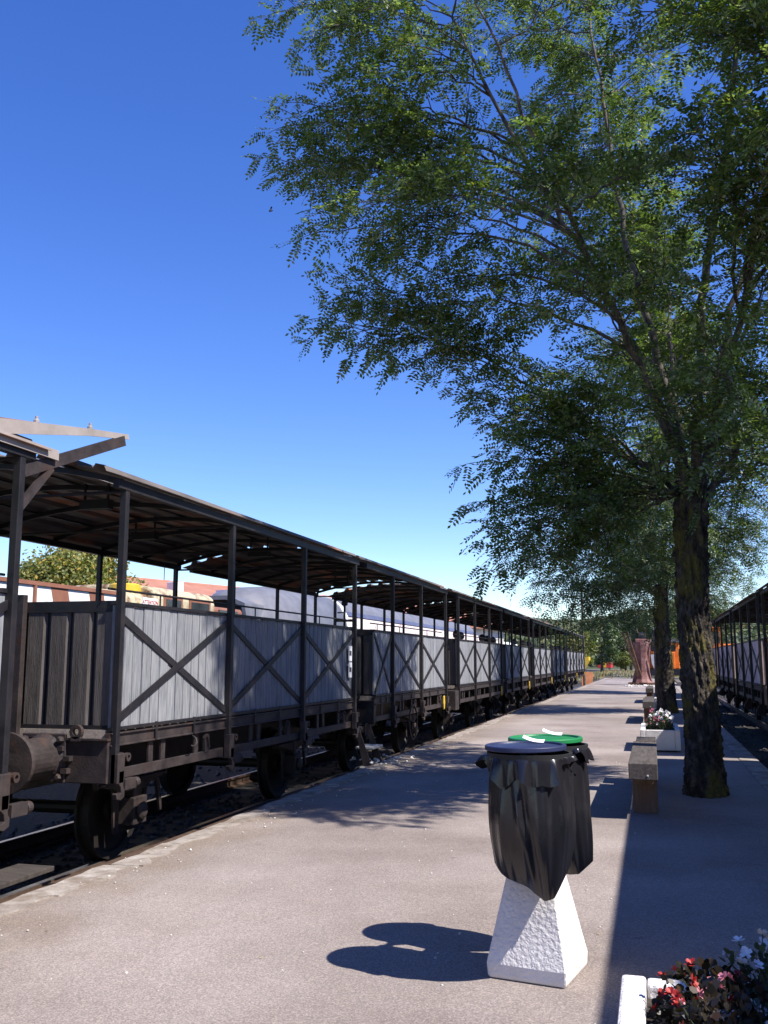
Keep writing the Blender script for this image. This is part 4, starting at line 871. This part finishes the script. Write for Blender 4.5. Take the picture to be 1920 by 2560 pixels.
# streamlined grey coach
sg = thing('streamlined_coach', 'long grey streamlined coach with rounded nose behind the wagons', 'railway coach', (-12.4, 26.4, 0)); Ls = 37
sec = [(-1.42, .45), (-1.45, 1.6), (-1.42, 2.7), (-1.32, 3.1), (-1.1, 3.5), (-.75, 3.78), (-.3, 3.9), (.3, 3.9), (.75, 3.78), (1.1, 3.5), (1.32, 3.1), (1.42, 2.7), (1.45, 1.6), (1.42, .45)]
m = MB(); ys = [(0, .66, .60), (.15, .76, .74), (.5, .85, .85), (1.1, .92, .93), (1.9, .97, .97), (3.0, 1, 1), (4.2, 1, 1), (8.2, 1, 1)]
k = len(sec)
for (yy, sx_, sz) in ys: m.v += [(a*sx_, yy, .45+(b-.45)*sz) for a, b in sec]
m.f = [tuple(range(k))[::-1], tuple((len(ys)-1)*k+j for j in range(k))]+[(i*k+j, i*k+(j+1) % k, (i+1)*k+(j+1) % k, (i+1)*k+j) for i in range(len(ys)-1) for j in range(k)]
obj('nose', m, 'coach_grey', sg, smooth=True)
obj('nose_trim', MB().prism([(a*1.02, .45+(b-.45)*1.015) for a, b in sec], 'y', 8.2, 8.55), 'white', sg)
obj('car_body', MB().prism([(a, b) for a, b in sec], 'y', 8.551, Ls), 'coach_grey', sg)
for s in (-1, 1):
    obj('stripe', MB().prism([(s*1.425, 2.72), (s*1.34, 3.12), (s*1.352, 3.125), (s*1.437, 2.72)], 'y', 8.6, Ls), 'stripe', sg)
    obj('blue_band', MB().prism([(s*1.33, 3.16), (s*1.21, 3.34), (s*1.222, 3.347), (s*1.342, 3.165)], 'y', 8.6, Ls), 'coach_blue', sg)
    for i in range(12):
        obj('window', MB().box(s*1.455-.008, s*1.455+.008, 9.4+i*2.25, 10.9+i*2.25, 1.75, 2.45), 'glass', sg)
hd = obj('windscreen_hood', MB().prism([(-1.15, 2.5), (-1.05, 3.15), (-.5, 3.38), (.5, 3.38), (1.05, 3.15), (1.15, 2.5), (1.05, 2.5), (.95, 3.06), (.45, 3.26), (-.45, 3.26), (-.95, 3.06), (-1.05, 2.5)], 'y', -.5, 1.0), 'coach_grey', sg)
obj('windscreen', MB().prism([(-1.0, 2.2), (1.0, 2.2), (.94, 3.04), (.45, 3.25), (-.45, 3.25), (-.94, 3.04)], 'y', -.2, -.15), 'black', hd)
text('SNCF AUTORAIL', .30, (1.402, 22.5, 2.92), (R(90+12), 0, R(90)), 'redprint', sg) if False else None
obj('bogie', MB().box(-1.2, 1.2, 3, 6, -.2, .44), 'wheel', sg); obj('bogie', MB().box(-1.2, 1.2, Ls-6, Ls-3, -.2, .44), 'wheel', sg)

# white covered wagon farther on
wc = thing('white_van_wagon', 'white covered wagon glimpsed between the far passengers', 'railway wagon', (-12.4, 67, 0))
obj('body', MB().prism([(-1.4, .5), (1.4, .5), (1.4, 2.6), (1.1, 2.95), (0, 3.1), (-1.1, 2.95), (-1.4, 2.6)], 'y', 0, 17), 'white', wc, bevel=.03)
obj('door', MB().box(1.401, 1.44, 7, 9.4, .7, 2.5), 'white', wc); obj('door_rail', MB().box(1.41, 1.46, 4.5, 9.6, 2.5, 2.56), 'redbrown', wc)
for s in (-1, 1):
    for ya in (2.2, 14.8): obj('wheel', MB().lathe([(.0, -.06), (.45, -.05), (.45, .05), (.0, .07)], (s*.75, ya, RZ+.45), (-s, 0, 0), 20), 'wheel', wc)

# house with tiled roof
hs = thing('workshop_building', 'low workshop with red tiled roof and blue clad gable', 'building', (-25.2, 40.0, 0), -math.atan2(4.5, 14.5)); Lh = 34
HR, HE, HW = 5.35, 3.75, 5.2
obj('wall', MB().box(-HW+.3, HW-.3, .05, Lh-.05, -.5, HE), 'wall', hs)
for s in (-1, 1):
    obj('roof', MB().prism([(0, HR+.02), (s*(HW+.2), HE-.06), (s*(HW+.2), HE+.06), (0, HR+.14)], 'y', -.15, Lh+.2), 'rooftile', hs)
obj('ridge_tiles', MB().tube([(0, -.15, HR+.12), (0, Lh+.2, HR+.12)], .10, 8), 'rooftile', hs)
gb = obj('gable', MB().prism([(-HW+.25, HE), (HW-.25, HE), (0, HR)], 'y', -.02, .04), 'cladding', hs)
m = MB()
for i in range(int((2*HW-.8)/.22)):
    xx = -HW+.5+i*.22; zt = HE+(HR-HE)*(1-abs(xx)/(HW-.25))-.06
    if zt > HE+.06: m.box(xx-.05, xx+.05, -.05, -.021, HE, zt)
obj('cladding_rib', m, 'cladding', gb)['kind'] = 'stuff'
obj('chimney', MB().box(2.0, 2.55, 2.7, 3.3, 4.2, 5.25), 'white', hs, bevel=.03)
dm = obj('dormer', MB().prism([(4.6, 4.3), (6.0, 4.3), (6.0, 4.95)], 'x', 2.2, 4.2), 'cladding', hs); obj('dormer_edge', MB().box(2.15, 4.25, 6.01, 6.2, 4.2, 5.05), 'white', dm)
an = thing('aerial', 'thin television aerial above the tiled roof', 'aerial', (-24.0, 44.5, 0), 0)
obj('mast', MB().tube([(0, 0, 3.8), (0, 0, 6.55)], .022, 6), 'steel', an); obj('boom', MB().tube([(-.05, 0, 6.5), (.75, .1, 6.42)], .016, 6), 'steel', an); obj('dipole', MB().tube([(.35, -.3, 6.46), (.35, .3, 6.46)], .01, 5), 'steel', an)

# ------------------------------------------------------------------ far end of the yard
mc = thing('rusty_machine', 'rusty red upright machine with leaning rails at the platform end', 'machine', (-.62, 62.2, 0), 0)
obj('base_plate', MB().box(-.85, .75, -.55, .55, 0, .16), 'rust_brown', mc, bevel=.03)
obj('column', MB().lathe([(.62, .16), (.52, .35), (.42, .8), (.40, 1.4), (.46, 2.0), (.56, 2.45), (.58, 2.62), (.0, 2.62)], (.05, 0, 0), (0, 0, 1), 10), 'rust_red', mc)
obj('column_web', MB().prism([(-.62, .16), (-.1, .16), (-.1, 2.5), (-.45, 2.5), (-.35, 1.2)], 'y', -.08, .08), 'rust_red', mc)
obj('head', MB().box(-.35, .62, -.35, .35, 2.5, 2.82), 'rust_red', mc, bevel=.05)
obj('gear_case', MB().lathe([(0, -.3), (.3, -.3), (.33, -.1), (.33, .1), (.3, .3), (0, .3)], (.15, 0, 2.9), (1, 0, 0), 16), 'steel', mc)
for dx in (0, .24): obj('leaning_rail', MB().beam((-1.05+dx, -.45, 3.25), (-.22+dx*.6, -.6, .55), .10, .12), 'rust_brown', mc)
for dx in (-.15, .35): obj('lever', MB().tube([(dx+.15, -.2, 2.7), (dx-.1, -.2, 3.5)], .03, 6), 'rust_brown', mc)
m = MB()
for rr_ in (.32, .42): m.tube([(.78+rr_*.5*math.cos(a), -.35, 2.15+rr_*1.4*math.sin(a)) for a in np.linspace(0, math.pi, 12)], .03, 6)
obj('hose', m, 'steel', mc, smooth=True)
obj('shield_plate', MB().prism([(.55, 1.85), (1.2, 1.85), (1.18, 1.3), (.95, .72), (.85, .72), (.60, 1.3)], 'y', -.42, -.36), 'lightgrey', mc, bevel=.01)

ol = thing('orange_locomotive', 'orange locomotive with grey roof behind the rusty machine', 'locomotive', (1.0, 87, 0))
obj('frame', MB().box(-1.3, 1.3, 0, 8, .2, .75), 'steel', ol); obj('cab', MB().box(-1.35, 1.35, 2.2, 6, .76, 3.05), 'orange', ol, bevel=.08); obj('hood', MB().box(-.9, .9, .1, 2.2, .76, 2.2), 'orange', ol, bevel=.06)
obj('roof', MB().prism([(-1.5, 3.06), (1.5, 3.06), (1.2, 3.35), (-1.2, 3.35)], 'y', 1.9, 6.3), 'coach_grey', ol); obj('exhaust', MB().tube([(.3, 1.2, 2.2), (.3, 1.2, 3.0)], .1, 10), 'steel', ol)
for s in (-1, 1): obj('window', MB().box(s*.65-.4, s*.65+.4, 2.19, 2.199, 2.3, 2.85), 'glass', ol)
for s in (-1, 1):
    for ya in (1.6, 6.2): obj('wheel', MB().lathe([(.0, -.06), (.45, -.05), (.45, .05), (.0, .07)], (s*.75, ya, RZ+.45), (-s, 0, 0), 20), 'wheel', ol)
oc = thing('orange_rail_crane', 'orange rail crane between the two tree trunks', 'rail crane', (3.9, 60, 0))
obj('frame', MB().box(-1.3, 1.3, 0, 7, .2, .65), 'steel', oc); obj('cab', MB().box(-1.1, .2, 1.0, 2.6, 1.5, 3.5), 'orange', oc, bevel=.06); f = obj('window', MB().box(-.95, .05, .985, .999, 2.5, 3.2), 'glass', oc)
obj('turntable', MB().lathe([(0, 0), (.8, 0), (.8, .5), (.6, .85), (0, .85)], (-.2, 2.4, .65), (0, 0, 1), 20), 'rust_brown', oc); obj('engine_cover', MB().box(-1.2, 1.1, 2.7, 4.8, 1.5, 2.5), 'orange', oc, bevel=.06)
obj('boom', MB().beam((-1.2, 1.2, 1.6), (-1.2, -1.2, .95), .25, .3), 'orange', oc); obj('hand_rail', MB().tube([(-1.3, .1, .65), (-1.3, .1, 1.6), (-1.3, 3, 1.6), (-1.3, 3, .65)], .03, 6), 'rust_red', oc); obj('outrigger', MB().box(-1.5, -1.25, .3, .7, .3, 1.4), 'orange', oc)
for s in (-1, 1):
    for ya in (1.4, 5.6): obj('wheel', MB().lathe([(.0, -.06), (.45, -.05), (.45, .05), (.0, .07)], (s*.75, ya, RZ+.45), (-s, 0, 0), 20), 'wheel', oc)

rb = thing('railbus', 'small red and yellow railbus with white window frames in the yard', 'railbus', (-8.6, 185, -.3))
obj('lower_body', MB().box(-1.25, 1.25, 0, 9, .4, 1.75), 'red', rb, bevel=.08); obj('yellow_front', MB().box(-.55, .35, -.03, -.003, .5, 1.7), 'yellow', rb)
obj('upper_body', MB().box(-1.22, 1.22, .05, 8.95, 1.755, 3.0), 'white', rb, bevel=.08); obj('roof', MB().prism([(-1.35, 3.0), (1.35, 3.0), (1.1, 3.2), (-1.1, 3.2)], 'y', -.1, 9.1), 'cream', rb)
for x0 in (-1.05, .08): obj('window', MB().box(x0, x0+.97, .0, .045, 1.95, 2.75), 'glass', rb)
for s in (-1, 1):
    for ya in (2, 7): obj('wheel', MB().lathe([(.0, -.06), (.4, -.05), (.4, .05), (.0, .07)], (s*.75, ya, .25), (-s, 0, 0), 16), 'wheel', rb)
yw = thing('yellow_tipper_wagon', 'yellow tipper wagon beyond the end of the train', 'railway wagon', (-8.2, 112, -.4))
obj('tub', MB().prism([(-.7, .9), (.7, .9), (1.3, 1.9), (1.3, 2.3), (-1.3, 2.3), (-1.3, 1.9)], 'y', 0, 3.2), 'yellow', yw); obj('chassis', MB().box(-.8, .8, -.3, 3.5, .5, .89), 'steel', yw); obj('end_panel', MB().box(-1.9, -.9, -1.0, -.9, .6, 2.9), 'orange', yw)
for s in (-1, 1):
    for ya in (.5, 2.7): obj('wheel', MB().lathe([(.0, -.06), (.4, -.05), (.4, .05), (.0, .07)], (s*.75, ya, .4), (-s, 0, 0), 16), 'wheel', yw)
tag(obj('rusty_plate', MB().prism([(-.42, 0), (.32, .05), (.42, 1.15), (-.30, 1.2)], 'y', -.03, .03), 'rust_orange', None, (-4.35, 68.5, -.45), (R(-12), 0, R(8)), bevel=.01), 'rusty orange steel plate leaning at the end of the plank train', 'steel plate')
po = thing('pole', 'slim wooden pole at the far end of the plank train', 'pole', (-4.4, 66.2, -.5)); obj('shaft', MB().tube([(0, 0, 0), (0, 0, 7.2)], [.085, .06], 8), 'twig', po); obj('crossarm', MB().box(-.5, .9, -.03, .03, 6.6, 6.68), 'twig', po)
wp = thing('post', 'weathered upright post just left of the second trunk', 'post', (.18, 41, 0)); obj('shaft', MB().tube([(0, 0, 0), (0.02, 0, 1.3), (.0, 0, 2.75)], [.13, .12, .10], 10), 'twig', wp); obj('cap', MB().box(-.11, .11, -.11, .11, 2.75, 2.82), 'lightgrey', wp)
gc = thing('grey_coach', 'dark grey coach seen through the right-hand wagons', 'railway coach', (12.5, 62, 0))
obj('body', MB().box(-1.4, 1.4, 0, 40, .4, 2.5), 'coach_blue', gc); obj('roof', MB().prism([(-1.45, 2.5), (1.45, 2.5), (1.1, 3.0), (0, 3.2), (-1.1, 3.0)], 'y', -.1, 40.1), 'coach_grey', gc)
for i in range(12): obj('window', MB().box(-1.415, -1.401, 1+i*3.2, 3+i*3.2, 1.5, 2.3), 'glass', gc)

# ------------------------------------------------------------------ passengers (seated behind the wagon sides)
def person_mesh():
    me = bpy.data.meshes.new('person'); J = [(0, 0, .48), (0, .0, .72), (0, .0, .94), (0, .0, 1.05), (0, .005, 1.13), (0, .02, 1.27), (.19, 0, .98), (.25, .03, .72), (.20, .22, .58), (-.19, 0, .98), (-.25, .03, .72), (-.20, .22, .58), (.10, .02, .47), (.11, .42, .46), (.11, .44, .06), (.11, .55, .03), (-.10, .02, .47), (-.11, .42, .46), (-.11, .44, .06), (-.11, .55, .03)]
    E_ = [(0, 1), (1, 2), (2, 3), (3, 4), (4, 5), (2, 6), (6, 7), (7, 8), (2, 9), (9, 10), (10, 11), (0, 12), (12, 13), (13, 14), (14, 15), (0, 16), (16, 17), (17, 18), (18, 19)]
    rad = [.15, .14, .15, .06, .075, .10, .07, .05, .038, .07, .05, .038, .10, .075, .05, .045, .10, .075, .05, .045]
    me.from_pydata(J, E_, []); o = bpy.data.objects.new('tmp', me); COL.objects.link(o); o.modifiers.new('s', 'SKIN'); sv = me.skin_vertices[0].data
    for i, r_ in enumerate(rad): sv[i].radius = (r_, r_*(.8 if i in (0, 1, 2) else 1.05 if i == 5 else 1))
    sv[0].use_root = True; o.modifiers.new('u', 'SUBSURF').levels = 2
    dg = bpy.context.evaluated_depsgraph_get(); m2 = bpy.data.meshes.new_from_object(o.evaluated_get(dg)); bpy.data.objects.remove(o)
    for nm in ('shirt', 'skin', 'trousers'): m2.materials.append(M['skin'])
    for p in m2.polygons:
        c = p.center; p.material_index = 1 if c.z > 1.04 or (c.y > .15 and .5 < c.z < .66 and abs(c.x) > .15) else (2 if c.z < .56 else 0); p.use_smooth = True
    return m2
PMesh = person_mesh()
HairM = MB().lathe([(.0, .13), (.05, .122), (.09, .09), (.112, .04), (.116, -.02), (.10, -.07), (.09, -.07)], (0, -.02, 0), (0, -.15, 1), 18).mesh('hair')
for i, c in enumerate([(.03, .02, .015), (.12, .07, .04), (.3, .28, .26)]): M['hair%d' % i] = flat('hair%d' % i, c, .6)
SH_ = {'dark': (.03, .03, .04), 'red': (.5, .06, .05), 'white': (.75, .75, .75), 'pink': (.6, .25, .25), 'blue': (.08, .12, .3), 'salmon': (.7, .26, .18)}
for k_, c in SH_.items(): M['shirt_'+k_] = flat('shirt_'+k_, c, .8)
M['trousers'] = flat('trousers', (.05, .05, .08), .8)
for (x, y_, rz, sh, hr, lab) in [(-4.75, 26.3, -70, 'dark', 0, 'person in dark top and sunglasses looking out of the third wagon'), (-5.0, 28.0, 20, 'dark', 0, 'person in dark top sitting at the end of the third wagon'), (-4.8, 30.6, 160, 'dark', 0, 'person in dark top at the near end of the fourth wagon'),
                                 (-4.9, 32.4, -60, 'salmon', 0, 'person in salmon shirt in the fourth wagon'), (-5.0, 34.2, -90, 'white', 1, 'person in white shirt in the fourth wagon'), (-4.75, 37.6, 150, 'dark', 0, 'first person in the fifth wagon, dark top and dark hair'), (-4.75, 40.4, -80, 'blue', 1, 'second person in the fifth wagon, blue top'), (-4.75, 42.6, -95, 'dark', 0, 'third person in the fifth wagon, dark top'),
                                 (-5.0, 46.5, -90, 'white', 2, 'grey-haired person in white in the sixth wagon'), (-4.8, 48.6, -70, 'white', 1, 'brown-haired person in white in the sixth wagon'), (-4.8, 53.0, -90, 'pink', 1, 'person in pink at the near end of the last but one wagon'), (-4.8, 55.6, -90, 'white', 0, 'person in white in the last but one wagon'), (-4.8, 57.6, -90, 'red', 0, 'person in red at the far end of the last but one wagon'), (-4.8, 61.2, -90, 'pink', 0, 'person in pink in the last wagon'), (-4.8, 63.4, -90, 'white', 0, 'person in white in the last wagon')]:
    o = bpy.data.objects.new('person', PMesh); COL.objects.link(o); o.location = (x-.40, y_, .93); o.rotation_euler = (0, 0, R(rz)); tag(o, lab, 'person', 'passengers sitting in the plank train')
    for i, mt in enumerate(('shirt_'+sh, 'skin', 'trousers')): o.material_slots[i].link = 'OBJECT'; o.material_slots[i].material = M[mt]
    h = bpy.data.objects.new('hair', HairM); COL.objects.link(h); h.parent = o; h.location = (0, .0, 1.27)
    if not HairM.materials: HairM.materials.append(M['hair0']); HairM.polygons.foreach_set('use_smooth', [True]*len(HairM.polygons))
    h.material_slots[0].link = 'OBJECT'; h.material_slots[0].material = M['hair%d' % hr]
    if 'sunglasses' in lab: obj('sunglasses', MB().box(-.075, .075, .115, .135, 1.27, 1.31), 'black', o)
    st = obj('seat_bench', MB().box(-.28, .28, -.22, .24, .36, .40).box(-.25, -.2, -.2, .2, 0, .36).box(.2, .25, -.2, .2, 0, .36), 'plank_dark', None, (x-.40, y_, .93), (0, 0, R(rz)))
    tag(st, 'wooden seat under '+' '.join(lab.split()[:12]), 'seat', 'wooden seats inside the plank train')

# insect in front of the sky
ins = thing('insect', 'tiny dark flying insect against the blue sky', 'insect', (-1.704, 4.1, 3.669), R(40))
obj('body', MB().lathe([(0, -.012), (.004, -.009), (.005, 0), (.004, .009), (0, .012)], (0, 0, 0), (1, 0, .5), 10), 'black', ins, smooth=True)
for s in (-1, 1): obj('wing', MB().add([(0, 0, .003), (.004, s*.012, .013), (-.003, s*.016, .015), (-.006, s*.008, .009)], [(0, 1, 2, 3)]), 'black', ins, solid=.0004)
bpy.context.view_layer.update()
